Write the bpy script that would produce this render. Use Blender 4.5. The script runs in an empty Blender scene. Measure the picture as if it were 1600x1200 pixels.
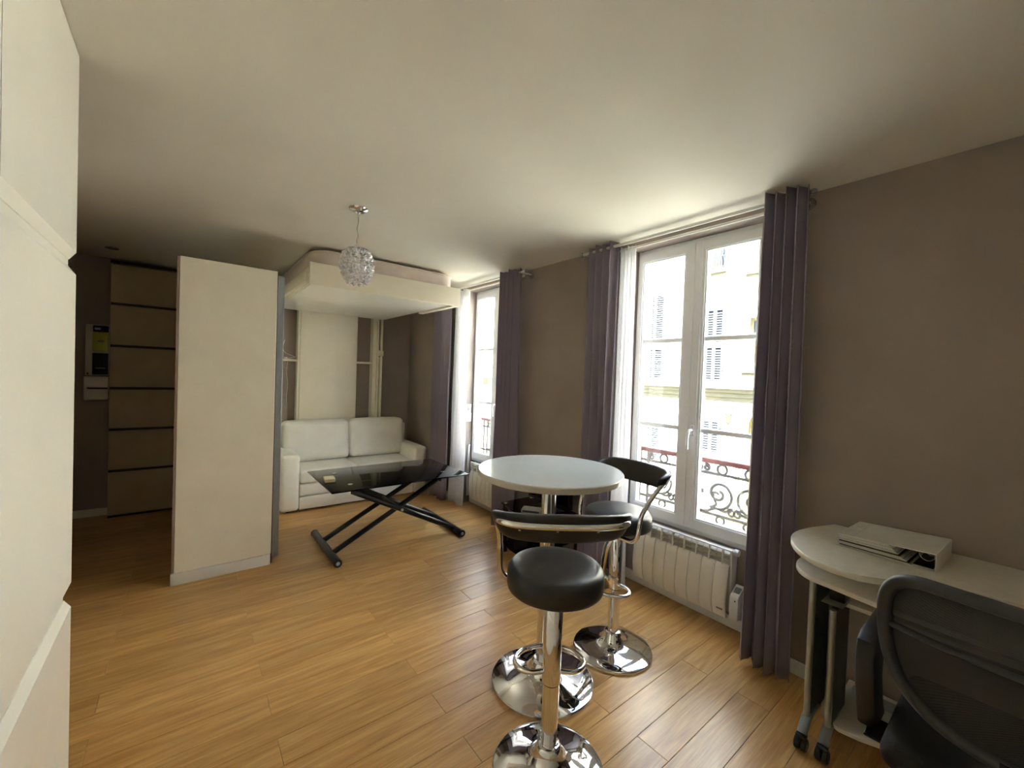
import bpy, bmesh, math, random
from mathutils import Vector, Matrix

random.seed(7)
scene = bpy.context.scene
col = scene.collection
PI = math.pi

# ------------------------------------------------------------------ camera
EYE = 1.44
cam_data = bpy.data.cameras.new('camera')
cam_data.sensor_fit = 'HORIZONTAL'
cam_data.sensor_width = 36.0
cam_data.lens = 36.0 * 645.0 / 1600.0
cam_data.clip_start = 0.02
cam = bpy.data.objects.new('camera', cam_data)
col.objects.link(cam)
vy = Vector(((290 - 800) / 645.0, (569 - 600) / 645.0, 1.0)).normalized()
vx = Vector(((1615 - 800) / 645.0, (617 - 600) / 645.0, 1.0))
vx = (vx - vx.dot(vy) * vy).normalized()
vz = vx.cross(vy)
# rows: world axes in camera space (x right, y down, z forward)
M = Matrix(((vx.x, -vx.y, -vx.z), (vy.x, -vy.y, -vy.z), (vz.x, -vz.y, -vz.z)))
cam.matrix_world = Matrix.Translation((0, 0, EYE)) @ M.to_4x4()
scene.camera = cam

# ------------------------------------------------------------------ world, sun, exposure
world = bpy.data.worlds.new('sky')
scene.world = world
world.use_nodes = True
wn = world.node_tree.nodes
wl = world.node_tree.links
wn.clear()
w_out = wn.new('ShaderNodeOutputWorld')
w_bg = wn.new('ShaderNodeBackground')
w_tc = wn.new('ShaderNodeTexCoord')
w_no = wn.new('ShaderNodeTexNoise')
w_no.inputs['Scale'].default_value = 2.6
w_no.inputs['Detail'].default_value = 6
w_cr = wn.new('ShaderNodeValToRGB')
w_cr.color_ramp.elements[0].position = 0.45
w_cr.color_ramp.elements[0].color = (0.22, 0.42, 0.85, 1)
w_cr.color_ramp.elements[1].position = 0.62
w_cr.color_ramp.elements[1].color = (0.95, 0.97, 1.0, 1)
wl.new(w_tc.outputs['Generated'], w_no.inputs['Vector'])
wl.new(w_no.outputs['Fac'], w_cr.inputs['Fac'])
wl.new(w_cr.outputs['Color'], w_bg.inputs['Color'])
w_bg.inputs['Strength'].default_value = 6.5
wl.new(w_bg.outputs['Background'], w_out.inputs['Surface'])

sun_data = bpy.data.lights.new('sun', 'SUN')
sun_data.energy = 48.0
sun_data.angle = math.radians(0.6)
sun_data.color = (1.0, 0.965, 0.86)
sun = bpy.data.objects.new('sun', sun_data)
col.objects.link(sun)
sun.rotation_euler = Vector((0.45, 0.45, -0.77)).to_track_quat('-Z', 'Y').to_euler()

scene.view_settings.view_transform = 'Standard'
scene.view_settings.look = 'None'
scene.view_settings.exposure = 1.5
scene.view_settings.gamma = 1.0
scene.view_settings.use_curve_mapping = False
scene.cycles.max_bounces = 14
scene.cycles.diffuse_bounces = 8
scene.cycles.glossy_bounces = 6
scene.cycles.transmission_bounces = 8
scene.cycles.transparent_max_bounces = 16
scene.cycles.sample_clamp_indirect = 12.0
scene.cycles.caustics_refractive = False


# ------------------------------------------------------------------ materials
def nmat(name):
    m = bpy.data.materials.new(name)
    m.use_nodes = True
    nt = m.node_tree
    return m, nt, nt.nodes['Principled BSDF']


def srgb(r, g, b):
    def f(c):
        c = c / 255.0
        return c / 12.92 if c <= 0.04045 else ((c + 0.055) / 1.055) ** 2.4
    return (f(r), f(g), f(b), 1)


def pmat(name, c1, c2=None, scale=8.0, rough=0.5, metal=0.0, bump=0.0, bscale=None, spec=0.5, stretch=None,
         coat=0.0, detail=4, emit=None):
    m, nt, p = nmat(name)
    c2 = c2 or tuple(min(1, c * 1.06) for c in c1[:3]) + (1,)
    tc = nt.nodes.new('ShaderNodeTexCoord')
    vec = tc.outputs['Object']
    if stretch:
        mp = nt.nodes.new('ShaderNodeMapping')
        mp.inputs['Scale'].default_value = stretch
        nt.links.new(vec, mp.inputs['Vector'])
        vec = mp.outputs['Vector']
    no = nt.nodes.new('ShaderNodeTexNoise')
    no.inputs['Scale'].default_value = scale
    no.inputs['Detail'].default_value = detail
    nt.links.new(vec, no.inputs['Vector'])
    cr = nt.nodes.new('ShaderNodeValToRGB')
    cr.color_ramp.elements[0].position = 0.3
    cr.color_ramp.elements[0].color = c1
    cr.color_ramp.elements[1].position = 0.7
    cr.color_ramp.elements[1].color = c2
    nt.links.new(no.outputs['Fac'], cr.inputs['Fac'])
    nt.links.new(cr.outputs['Color'], p.inputs['Base Color'])
    p.inputs['Roughness'].default_value = rough
    p.inputs['Metallic'].default_value = metal
    p.inputs['Specular IOR Level'].default_value = spec
    p.inputs['Coat Weight'].default_value = coat
    p.inputs['Coat Roughness'].default_value = 0.08
    if bump:
        nb = nt.nodes.new('ShaderNodeTexNoise')
        nb.inputs['Scale'].default_value = bscale or scale * 6
        nb.inputs['Detail'].default_value = 3
        nt.links.new(vec, nb.inputs['Vector'])
        bp = nt.nodes.new('ShaderNodeBump')
        bp.inputs['Strength'].default_value = bump
        bp.inputs['Distance'].default_value = 0.002
        nt.links.new(nb.outputs['Fac'], bp.inputs['Height'])
        nt.links.new(bp.outputs['Normal'], p.inputs['Normal'])
    return m


def oak_material():
    m, nt, p = nmat('oak_laminate')
    N, L = nt.nodes, nt.links
    tc = N.new('ShaderNodeTexCoord')
    oi = N.new('ShaderNodeObjectInfo')
    mul = N.new('ShaderNodeMath'); mul.operation = 'MULTIPLY'; mul.inputs[1].default_value = 47.0
    L.new(oi.outputs['Random'], mul.inputs[0])
    cmb = N.new('ShaderNodeCombineXYZ')
    L.new(mul.outputs[0], cmb.inputs[0]); L.new(mul.outputs[0], cmb.inputs[1])
    add = N.new('ShaderNodeVectorMath'); add.operation = 'ADD'
    L.new(tc.outputs['Object'], add.inputs[0]); L.new(cmb.outputs[0], add.inputs[1])
    mp = N.new('ShaderNodeMapping'); mp.inputs['Scale'].default_value = (1.1, 11.0, 1.0)
    L.new(add.outputs[0], mp.inputs['Vector'])
    n1 = N.new('ShaderNodeTexNoise'); n1.inputs['Scale'].default_value = 1.6; n1.inputs['Detail'].default_value = 5
    n1.inputs['Distortion'].default_value = 1.4
    L.new(mp.outputs[0], n1.inputs['Vector'])
    mp2 = N.new('ShaderNodeMapping'); mp2.inputs['Scale'].default_value = (3.0, 90.0, 1.0)
    L.new(add.outputs[0], mp2.inputs['Vector'])
    n2 = N.new('ShaderNodeTexNoise'); n2.inputs['Scale'].default_value = 2.0; n2.inputs['Detail'].default_value = 4
    L.new(mp2.outputs[0], n2.inputs['Vector'])
    # cathedral rings: bands of a stretched, distorted field
    mp3 = N.new('ShaderNodeMapping'); mp3.inputs['Scale'].default_value = (0.55, 5.0, 1.0)
    L.new(add.outputs[0], mp3.inputs['Vector'])
    n3 = N.new('ShaderNodeTexNoise'); n3.inputs['Scale'].default_value = 1.5; n3.inputs['Detail'].default_value = 1.5
    L.new(mp3.outputs[0], n3.inputs['Vector'])
    m3 = N.new('ShaderNodeMath'); m3.operation = 'MULTIPLY'; m3.inputs[1].default_value = 70.0
    L.new(n3.outputs['Fac'], m3.inputs[0])
    s3 = N.new('ShaderNodeMath'); s3.operation = 'SINE'
    L.new(m3.outputs[0], s3.inputs[0])
    cr = N.new('ShaderNodeValToRGB')
    e = cr.color_ramp.elements
    e[0].position = 0.28; e[0].color = srgb(190, 140, 78)
    e[1].position = 0.72; e[1].color = srgb(220, 176, 112)
    L.new(n1.outputs['Fac'], cr.inputs['Fac'])
    mx = N.new('ShaderNodeMix'); mx.data_type = 'RGBA'; mx.blend_type = 'MULTIPLY'
    mr = N.new('ShaderNodeMapRange'); mr.inputs['From Min'].default_value = 0.35; mr.inputs['From Max'].default_value = 0.65
    mr.inputs['To Min'].default_value = 0.84; mr.inputs['To Max'].default_value = 1.04
    L.new(n2.outputs['Fac'], mr.inputs['Value'])
    mx.inputs['Factor'].default_value = 1.0
    L.new(cr.outputs['Color'], mx.inputs[6]); L.new(mr.outputs[0], mx.inputs[7])
    mr3 = N.new('ShaderNodeMapRange'); mr3.inputs['From Min'].default_value = -1; mr3.inputs['From Max'].default_value = 1
    mr3.inputs['To Min'].default_value = 0.93; mr3.inputs['To Max'].default_value = 1.03
    L.new(s3.outputs[0], mr3.inputs['Value'])
    mx3 = N.new('ShaderNodeMix'); mx3.data_type = 'RGBA'; mx3.blend_type = 'MULTIPLY'; mx3.inputs['Factor'].default_value = 1.0
    L.new(mx.outputs[2], mx3.inputs[6]); L.new(mr3.outputs[0], mx3.inputs[7])
    mr2 = N.new('ShaderNodeMapRange'); mr2.inputs['To Min'].default_value = 0.86; mr2.inputs['To Max'].default_value = 1.08
    L.new(oi.outputs['Random'], mr2.inputs['Value'])
    mx2 = N.new('ShaderNodeMix'); mx2.data_type = 'RGBA'; mx2.blend_type = 'MULTIPLY'; mx2.inputs['Factor'].default_value = 1.0
    L.new(mx3.outputs[2], mx2.inputs[6]); L.new(mr2.outputs[0], mx2.inputs[7])
    L.new(mx2.outputs[2], p.inputs['Base Color'])
    p.inputs['Roughness'].default_value = 0.30
    p.inputs['Specular IOR Level'].default_value = 0.45
    bp = N.new('ShaderNodeBump'); bp.inputs['Strength'].default_value = 0.12; bp.inputs['Distance'].default_value = 0.001
    L.new(n2.outputs['Fac'], bp.inputs['Height']); L.new(bp.outputs['Normal'], p.inputs['Normal'])
    return m


def glass_pane_material():
    m, nt, p = nmat('window_glass')
    N, L = nt.nodes, nt.links
    N.remove(p)
    out = N['Material Output']
    tr = N.new('ShaderNodeBsdfTransparent'); tr.inputs['Color'].default_value = (0.95, 0.97, 0.96, 1)
    gl = N.new('ShaderNodeBsdfGlossy'); gl.inputs['Roughness'].default_value = 0.01
    mx = N.new('ShaderNodeMixShader'); mx.inputs['Fac'].default_value = 0.06
    L.new(tr.outputs[0], mx.inputs[1]); L.new(gl.outputs[0], mx.inputs[2]); L.new(mx.outputs[0], out.inputs['Surface'])
    return m


def cloth_material(name, c1, c2, trans, transp=0.0, tcol=None):
    m, nt, p = nmat(name)
    N, L = nt.nodes, nt.links
    N.remove(p)
    out = N['Material Output']
    tc = N.new('ShaderNodeTexCoord')
    mp = N.new('ShaderNodeMapping'); mp.inputs['Scale'].default_value = (40, 40, 20)
    L.new(tc.outputs['Object'], mp.inputs['Vector'])
    no = N.new('ShaderNodeTexNoise'); no.inputs['Scale'].default_value = 4; no.inputs['Detail'].default_value = 4
    L.new(mp.outputs[0], no.inputs['Vector'])
    cr = N.new('ShaderNodeValToRGB')
    cr.color_ramp.elements[0].color = c1; cr.color_ramp.elements[1].color = c2
    cr.color_ramp.elements[0].position = 0.3; cr.color_ramp.elements[1].position = 0.7
    L.new(no.outputs['Fac'], cr.inputs['Fac'])
    df = N.new('ShaderNodeBsdfDiffuse'); L.new(cr.outputs['Color'], df.inputs['Color'])
    tl = N.new('ShaderNodeBsdfTranslucent')
    if tcol:
        tl.inputs['Color'].default_value = tcol
    else:
        L.new(cr.outputs['Color'], tl.inputs['Color'])
    mx = N.new('ShaderNodeMixShader'); mx.inputs['Fac'].default_value = trans
    L.new(df.outputs[0], mx.inputs[1]); L.new(tl.outputs[0], mx.inputs[2])
    last = mx
    if transp:
        tr = N.new('ShaderNodeBsdfTransparent')
        mx2 = N.new('ShaderNodeMixShader'); mx2.inputs['Fac'].default_value = transp
        L.new(last.outputs[0], mx2.inputs[1]); L.new(tr.outputs[0], mx2.inputs[2])
        last = mx2
    L.new(last.outputs[0], out.inputs['Surface'])
    return m


def mesh_fabric_material():
    m, nt, p = nmat('chair_mesh_fabric')
    N, L = nt.nodes, nt.links
    out = N['Material Output']
    p.inputs['Base Color'].default_value = srgb(40, 40, 42)
    p.inputs['Roughness'].default_value = 0.75
    tc = N.new('ShaderNodeTexCoord')
    mp = N.new('ShaderNodeMapping'); mp.inputs['Rotation'].default_value = (0.7, 0, 0)
    L.new(tc.outputs['Object'], mp.inputs['Vector'])
    wv = N.new('ShaderNodeTexWave'); wv.bands_direction = 'Z'; wv.inputs['Scale'].default_value = 190
    L.new(mp.outputs[0], wv.inputs['Vector'])
    mr = N.new('ShaderNodeMapRange'); mr.inputs['To Min'].default_value = 0.01; mr.inputs['To Max'].default_value = 0.20
    L.new(wv.outputs['Fac'], mr.inputs['Value'])
    tr = N.new('ShaderNodeBsdfTransparent')
    mx = N.new('ShaderNodeMixShader')
    L.new(mr.outputs[0], mx.inputs['Fac'])
    L.new(p.outputs[0], mx.inputs[1]); L.new(tr.outputs[0], mx.inputs[2]); L.new(mx.outputs[0], out.inputs['Surface'])
    return m


def crystal_material():
    m, nt, p = nmat('crystal')
    p.inputs['Base Color'].default_value = (0.96, 0.97, 1, 1)
    p.inputs['Roughness'].default_value = 0.02
    p.inputs['IOR'].default_value = 1.5
    N, L = nt.nodes, nt.links
    out = N['Material Output']
    N.remove(p)
    tr = N.new('ShaderNodeBsdfTransparent'); tr.inputs['Color'].default_value = (0.97, 0.97, 0.98, 1)
    gl = N.new('ShaderNodeBsdfGlossy'); gl.inputs['Roughness'].default_value = 0.05
    df = N.new('ShaderNodeBsdfDiffuse'); df.inputs['Color'].default_value = (0.9, 0.9, 0.92, 1)
    tl = N.new('ShaderNodeBsdfTranslucent'); tl.inputs['Color'].default_value = (0.9, 0.9, 0.92, 1)
    no = N.new('ShaderNodeTexNoise'); no.inputs['Scale'].default_value = 60
    tc = N.new('ShaderNodeTexCoord'); L.new(tc.outputs['Object'], no.inputs['Vector'])
    mr = N.new('ShaderNodeMapRange'); mr.inputs['To Min'].default_value = 0.3; mr.inputs['To Max'].default_value = 0.7
    L.new(no.outputs['Fac'], mr.inputs['Value'])
    m1 = N.new('ShaderNodeMixShader'); m1.inputs['Fac'].default_value = 0.6
    L.new(df.outputs[0], m1.inputs[1]); L.new(tl.outputs[0], m1.inputs[2])
    m2 = N.new('ShaderNodeMixShader'); m2.inputs['Fac'].default_value = 0.5
    L.new(m1.outputs[0], m2.inputs[1]); L.new(gl.outputs[0], m2.inputs[2])
    m3 = N.new('ShaderNodeMixShader'); L.new(mr.outputs[0], m3.inputs['Fac'])
    L.new(tr.outputs[0], m3.inputs[1]); L.new(m2.outputs[0], m3.inputs[2])
    L.new(m3.outputs[0], out.inputs['Surface'])
    return m


MT = {
    'oak': oak_material(),
    'subfloor': pmat('subfloor', srgb(70, 46, 25), rough=0.8),
    'taupe': pmat('taupe_wall_paint', srgb(145, 134, 125), srgb(165, 151, 141), scale=1.7, rough=0.75, bump=0.12, bscale=14, detail=7),
    'white_paint': pmat('white_wall_paint', srgb(238, 235, 227), srgb(242, 239, 232), scale=3, rough=0.7),
    'ceiling': pmat('ceiling_paint', srgb(214, 210, 197), srgb(220, 216, 204), scale=2, rough=0.85),
    'trim': pmat('trim_white', srgb(224, 222, 215), srgb(230, 228, 222), scale=6, rough=0.4),
    'pvc': pmat('window_pvc', srgb(228, 230, 232), srgb(233, 235, 237), scale=5, rough=0.3),
    'glass': glass_pane_material(),
    'curtain': cloth_material('purple_taupe_curtain', srgb(158, 149, 162), srgb(164, 155, 168), 0.18, tcol=srgb(120, 84, 140)),
    'sheer': cloth_material('white_sheer', srgb(236, 236, 238), srgb(246, 246, 248), 0.55, transp=0.12),
    'lacquer': pmat('white_lacquer', srgb(238, 235, 224), srgb(242, 239, 230), scale=4, rough=0.28, coat=0.15),
    'panel': pmat('white_melamine', srgb(234, 228, 208), srgb(240, 234, 216), scale=5, rough=0.45, bump=0.05, bscale=60),
    'grey_alu': pmat('brushed_grey_aluminium', srgb(150, 154, 158), srgb(165, 168, 172), scale=12, rough=0.4, metal=0.6, stretch=(20, 20, 1)),
    'pink_edge': pmat('raw_plaster_edge', srgb(160, 138, 126), rough=0.8),
    'chrome': pmat('chrome', (0.78, 0.78, 0.8, 1), (0.82, 0.82, 0.84, 1), scale=3, rough=0.045, metal=1.0),
    'black_leather': pmat('black_leatherette', srgb(24, 24, 25), srgb(33, 33, 34), scale=30, rough=0.38, bump=0.15, bscale=260),
    'black_metal': pmat('black_painted_metal', srgb(18, 18, 19), srgb(25, 25, 26), scale=10, rough=0.3),
    'black_plastic': pmat('black_plastic', srgb(26, 26, 28), srgb(34, 34, 36), scale=20, rough=0.45),
    'black_glass': pmat('black_glass', srgb(7, 7, 8), srgb(10, 10, 11), scale=2, rough=0.03, spec=0.18),
    'white_gloss': pmat('white_gloss_top', srgb(190, 198, 204), srgb(196, 204, 210), scale=3, rough=0.12, spec=0.6),
    'edge_band': pmat('table_edge_band', srgb(196, 190, 176), srgb(206, 200, 188), scale=8, rough=0.3),
    'sofa': pmat('white_sofa_leatherette', srgb(228, 226, 218), srgb(236, 234, 227), scale=7, rough=0.5, bump=0.08, bscale=120),
    'mattress': pmat('mattress_ticking', srgb(214, 200, 192), srgb(226, 213, 206), scale=9, rough=0.85, bump=0.4, bscale=12),
    'cream_box': pmat('cream_card', srgb(205, 190, 152), srgb(216, 202, 166), scale=20, rough=0.6),
    'desk_white': pmat('desk_laminate', srgb(214, 208, 194), srgb(222, 217, 204), scale=30, rough=0.4),
    'desk_metal': pmat('desk_silver_metal', srgb(168, 170, 166), srgb(180, 182, 178), scale=20, rough=0.35, metal=0.7),
    'dark_perf': pmat('dark_grey_panel', srgb(78, 84, 84), srgb(96, 102, 100), scale=90, rough=0.6),
    'chair_frame': pmat('chair_frame_plastic', srgb(44, 44, 46), srgb(54, 54, 56), scale=20, rough=0.5),
    'chair_mesh': mesh_fabric_material(),
    'chair_seat': pmat('chair_seat_fabric', srgb(20, 20, 21), srgb(28, 28, 29), scale=60, rough=0.8, bump=0.3, bscale=300),
    'caster_grey': pmat('caster_blue_grey', srgb(128, 140, 146), srgb(142, 152, 158), scale=10, rough=0.35),
    'paper': pmat('paper_sheets', srgb(196, 194, 188), srgb(214, 212, 206), scale=40, rough=0.7, stretch=(1, 1, 40)),
    'binder': pmat('binder_board', srgb(206, 203, 196), srgb(216, 213, 206), scale=12, rough=0.5),
    'radiator': pmat('radiator_enamel', srgb(226, 222, 210), srgb(232, 228, 217), scale=6, rough=0.35),
    'radiator_in': pmat('radiator_inner_louvre', srgb(184, 180, 168), srgb(194, 190, 178), scale=10, rough=0.5),
    'lcd': pmat('lcd_grey', srgb(120, 128, 116), srgb(132, 140, 128), scale=40, rough=0.2),
    'grey_plate': pmat('grey_badge', srgb(130, 128, 122), srgb(142, 140, 134), scale=30, rough=0.4),
    'closet': pmat('closet_beige_panel', srgb(176, 158, 128), srgb(188, 170, 140), scale=6, rough=0.4),
    'closet_strip': pmat('closet_dark_strip', srgb(30, 27, 24), srgb(38, 34, 30), scale=10, rough=0.4),
    'meter_yellow': pmat('meter_yellow_green', srgb(186, 190, 50), srgb(196, 200, 62), scale=12, rough=0.4),
    'dark_brown': pmat('dark_brown_edge', srgb(48, 38, 30), srgb(58, 46, 36), scale=10, rough=0.6),
    'crystal': crystal_material(),
    'bulb': pmat('frosted_bulb', srgb(235, 235, 230), rough=0.3),
    'cord': pmat('clear_cord', srgb(170, 162, 146), srgb(186, 178, 162), scale=60, rough=0.3),
    'facade': pmat('cream_render', srgb(240, 234, 218), srgb(246, 240, 226), scale=0.8, rough=0.9),
    'cornice': pmat('ochre_stone', srgb(88, 81, 57), srgb(97, 90, 65), scale=3, rough=0.85),
    'arch_stone': pmat('yellow_stone', srgb(104, 92, 50), srgb(114, 102, 58), scale=3, rough=0.85),
    'shutter': pmat('grey_shutter_paint', srgb(70, 71, 73), srgb(78, 79, 81), scale=3, rough=0.6),
    'shutter_gap': pmat('shutter_dark_gap', srgb(22, 22, 23), srgb(28, 28, 29), scale=3, rough=0.9),
    'street': pmat('street_paving', srgb(128, 126, 120), srgb(142, 140, 134), scale=4, rough=0.9),
    'iron': pmat('grey_wrought_iron', srgb(70, 67, 64), srgb(80, 77, 74), scale=20, rough=0.6),
    'iron_dark': pmat('dark_wrought_iron', srgb(36, 38, 44), srgb(46, 48, 54), scale=20, rough=0.6),
    'red_rail': pmat('red_brown_handrail', srgb(84, 36, 32), srgb(94, 42, 37), scale=12, rough=0.5),
    'lantern': pmat('lantern_verdigris', srgb(56, 55, 44), srgb(64, 63, 52), scale=12, rough=0.5),
    'window_dark': pmat('far_window_glass', srgb(52, 50, 40), srgb(60, 58, 47), scale=2, rough=0.1),
    'spot_dark': pmat('spot_interior', srgb(50, 46, 42), srgb(60, 56, 50), scale=10, rough=0.5),
    'silver': pmat('silver_plastic', srgb(176, 176, 174), srgb(188, 188, 186), scale=10, rough=0.3),
}


# ------------------------------------------------------------------ geometry helpers
class G:
    def __init__(self):
        self.v = []
        self.f = []

    def add(self, vs, fs):
        o = len(self.v)
        self.v += [tuple(p) for p in vs]
        self.f += [tuple(i + o for i in f) for f in fs]
        return self

    def box(self, x0, x1, y0, y1, z0, z1):
        vs = [(x, y, z) for z in (z0, z1) for y in (y0, y1) for x in (x0, x1)]
        return self.add(vs, [(0, 2, 3, 1), (4, 5, 7, 6), (0, 1, 5, 4), (2, 6, 7, 3), (0, 4, 6, 2), (1, 3, 7, 5)])

    def bbox(self, x0, x1, y0, y1, z0, z1, b=0.004, seg=2):
        bm = bmesh.new()
        bmesh.ops.create_cube(bm, size=1.0)
        for v in bm.verts:
            v.co = Vector(((x0 + x1) / 2 + v.co.x * (x1 - x0), (y0 + y1) / 2 + v.co.y * (y1 - y0), (z0 + z1) / 2 + v.co.z * (z1 - z0)))
        bmesh.ops.bevel(bm, geom=list(bm.edges), offset=b, segments=seg, affect='EDGES', profile=0.5, clamp_overlap=True)
        self.add([v.co for v in bm.verts], [[v.index for v in f.verts] for f in bm.faces])
        bm.free()
        return self

    def soft(self, x0, x1, y0, y1, z0, z1, r, bulge=(0, 0, 0), n=8):
        """rounded, crowned cushion"""
        c = Vector(((x0 + x1) / 2, (y0 + y1) / 2, (z0 + z1) / 2))
        h = [(x1 - x0) / 2, (y1 - y0) / 2, (z1 - z0) / 2]

        def samples(hh):
            e = [-hh + r * t for t in (0, 0.12, 0.35, 0.65, 1)]
            inner = [-hh + r + (2 * hh - 2 * r) * i / n for i in range(1, n)]
            return e + inner + [-a for a in reversed(e)]
        bm = bmesh.new()
        for ax in range(3):
            a, b = [i for i in range(3) if i != ax]
            sa, sb = samples(h[a]), samples(h[b])
            for sg in (-1, 1):
                grid = []
                for p in sa:
                    row = []
                    for q in sb:
                        co = [0, 0, 0]
                        co[ax] = sg * h[ax]; co[a] = p; co[b] = q
                        inn = Vector([max(-(h[i] - r), min(h[i] - r, co[i])) for i in range(3)])
                        d = Vector(co) - inn
                        d = d.normalized() * r if d.length > 1e-9 else d
                        o = inn + d
                        u = [o[i] / h[i] for i in range(3)]
                        for i in range(3):
                            j, k = [m for m in range(3) if m != i]
                            o[i] += bulge[i] * u[i] * max(0, 1 - u[j] ** 2) * max(0, 1 - u[k] ** 2)
                        row.append(bm.verts.new(c + o))
                    grid.append(row)
                for i in range(len(sa) - 1):
                    for j in range(len(sb) - 1):
                        q4 = [grid[i][j], grid[i + 1][j], grid[i + 1][j + 1], grid[i][j + 1]]
                        bm.faces.new(q4)
        bmesh.ops.remove_doubles(bm, verts=list(bm.verts), dist=1e-5)
        bmesh.ops.recalc_face_normals(bm, faces=list(bm.faces))
        bm.verts.index_update()
        self.add([v.co for v in bm.verts], [[v.index for v in f.verts] for f in bm.faces])
        bm.free()
        return self

    def tube(self, pts, r, n=10, closed=False):
        pts = [Vector(p) for p in pts]
        m = len(pts)
        rr = r if isinstance(r, (list, tuple)) else [r] * m
        tang = []
        for i in range(m):
            if closed:
                t = pts[(i + 1) % m] - pts[i - 1]
            else:
                t = pts[min(i + 1, m - 1)] - pts[max(i - 1, 0)]
            tang.append(t.normalized())
        up = Vector((0, 0, 1)) if abs(tang[0].z) < 0.9 else Vector((1, 0, 0))
        nrm = (up - up.dot(tang[0]) * tang[0]).normalized()
        vs, fs = [], []
        for i in range(m):
            nrm = (nrm - nrm.dot(tang[i]) * tang[i]).normalized()
            bn = tang[i].cross(nrm)
            for k in range(n):
                a = 2 * PI * k / n
                vs.append(pts[i] + rr[i] * (math.cos(a) * nrm + math.sin(a) * bn))
        for i in range(m if closed else m - 1):
            j = (i + 1) % m
            for k in range(n):
                k2 = (k + 1) % n
                fs.append((i * n + k, i * n + k2, j * n + k2, j * n + k))
        if not closed:
            fs.append(tuple(reversed(range(n))))
            fs.append(tuple((m - 1) * n + k for k in range(n)))
        return self.add(vs, fs)

    def lathe(self, prof, n=40, c=(0, 0, 0), axis='z'):
        vs, fs = [], []
        for (r, z) in prof:
            for k in range(n):
                a = 2 * PI * k / n
                if axis == 'z':
                    vs.append((c[0] + r * math.cos(a), c[1] + r * math.sin(a), c[2] + z))
                elif axis == 'x':
                    vs.append((c[0] + z, c[1] + r * math.cos(a), c[2] + r * math.sin(a)))
                else:
                    vs.append((c[0] + r * math.cos(a), c[1] + z, c[2] + r * math.sin(a)))
        for i in range(len(prof) - 1):
            for k in range(n):
                k2 = (k + 1) % n
                fs.append((i * n + k, i * n + k2, (i + 1) * n + k2, (i + 1) * n + k))
        fs.append(tuple(reversed(range(n))))
        fs.append(tuple((len(prof) - 1) * n + k for k in range(n)))
        return self.add(vs, fs)

    def prism(self, poly, a0, a1, axis='z', b=0.0):
        """extrude a 2-D outline (list of (u,v)) from a0 to a1 along axis; b = chamfer"""
        n = len(poly)

        def P(u, v, w):
            return {'z': (u, v, w), 'x': (w, u, v), 'y': (u, w, v)}[axis]
        rings = [(poly, a0), (poly, a1)]
        if b:
            cx = sum(p[0] for p in poly) / n
            cy = sum(p[1] for p in poly) / n

            def inset(t):
                out = []
                for i in range(n):
                    p0, p1, p2 = Vector(poly[i - 1]), Vector(poly[i]), Vector(poly[(i + 1) % n])
                    e = (p2 - p0).normalized()
                    nn = Vector((-e.y, e.x))
                    if nn.dot(Vector((cx, cy)) - p1) < 0:
                        nn = -nn
                    out.append(tuple(p1 + nn * t))
                return out
            rings = [(inset(b), a0), (inset(b * 0.3), a0 + b * 0.3), (poly, a0 + b), (poly, a1 - b), (inset(b * 0.3), a1 - b * 0.3), (inset(b), a1)]
        vs = [P(u, v, w) for ring, w in rings for u, v in ring]
        fs = []
        for i in range(len(rings) - 1):
            for k in range(n):
                k2 = (k + 1) % n
                fs.append((i * n + k, i * n + k2, (i + 1) * n + k2, (i + 1) * n + k))
        fs.append(tuple(reversed(range(n))))
        fs.append(tuple((len(rings) - 1) * n + k for k in range(n)))
        return self.add(vs, fs)

    def cells(self, xs, ys, zs, solid):
        """solid blocks of a grid with only the outer faces; solid(xm, ym, zm)"""
        nx, ny, nz = len(xs) - 1, len(ys) - 1, len(zs) - 1

        def s(i, j, k):
            if not (0 <= i < nx and 0 <= j < ny and 0 <= k < nz):
                return False
            return solid((xs[i] + xs[i + 1]) / 2, (ys[j] + ys[j + 1]) / 2, (zs[k] + zs[k + 1]) / 2)
        ids, vs, fs = {}, [], []

        def V(i, j, k):
            if (i, j, k) not in ids:
                ids[(i, j, k)] = len(vs)
                vs.append((xs[i], ys[j], zs[k]))
            return ids[(i, j, k)]
        for i in range(nx):
            for j in range(ny):
                for k in range(nz):
                    if not s(i, j, k):
                        continue
                    if not s(i - 1, j, k): fs.append((V(i, j, k), V(i, j, k + 1), V(i, j + 1, k + 1), V(i, j + 1, k)))
                    if not s(i + 1, j, k): fs.append((V(i + 1, j, k), V(i + 1, j + 1, k), V(i + 1, j + 1, k + 1), V(i + 1, j, k + 1)))
                    if not s(i, j - 1, k): fs.append((V(i, j, k), V(i + 1, j, k), V(i + 1, j, k + 1), V(i, j, k + 1)))
                    if not s(i, j + 1, k): fs.append((V(i, j + 1, k), V(i, j + 1, k + 1), V(i + 1, j + 1, k + 1), V(i + 1, j + 1, k)))
                    if not s(i, j, k - 1): fs.append((V(i, j, k), V(i, j + 1, k), V(i + 1, j + 1, k), V(i + 1, j, k)))
                    if not s(i, j, k + 1): fs.append((V(i, j, k + 1), V(i + 1, j, k + 1), V(i + 1, j + 1, k + 1), V(i, j + 1, k + 1)))
        return self.add(vs, fs)

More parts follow.
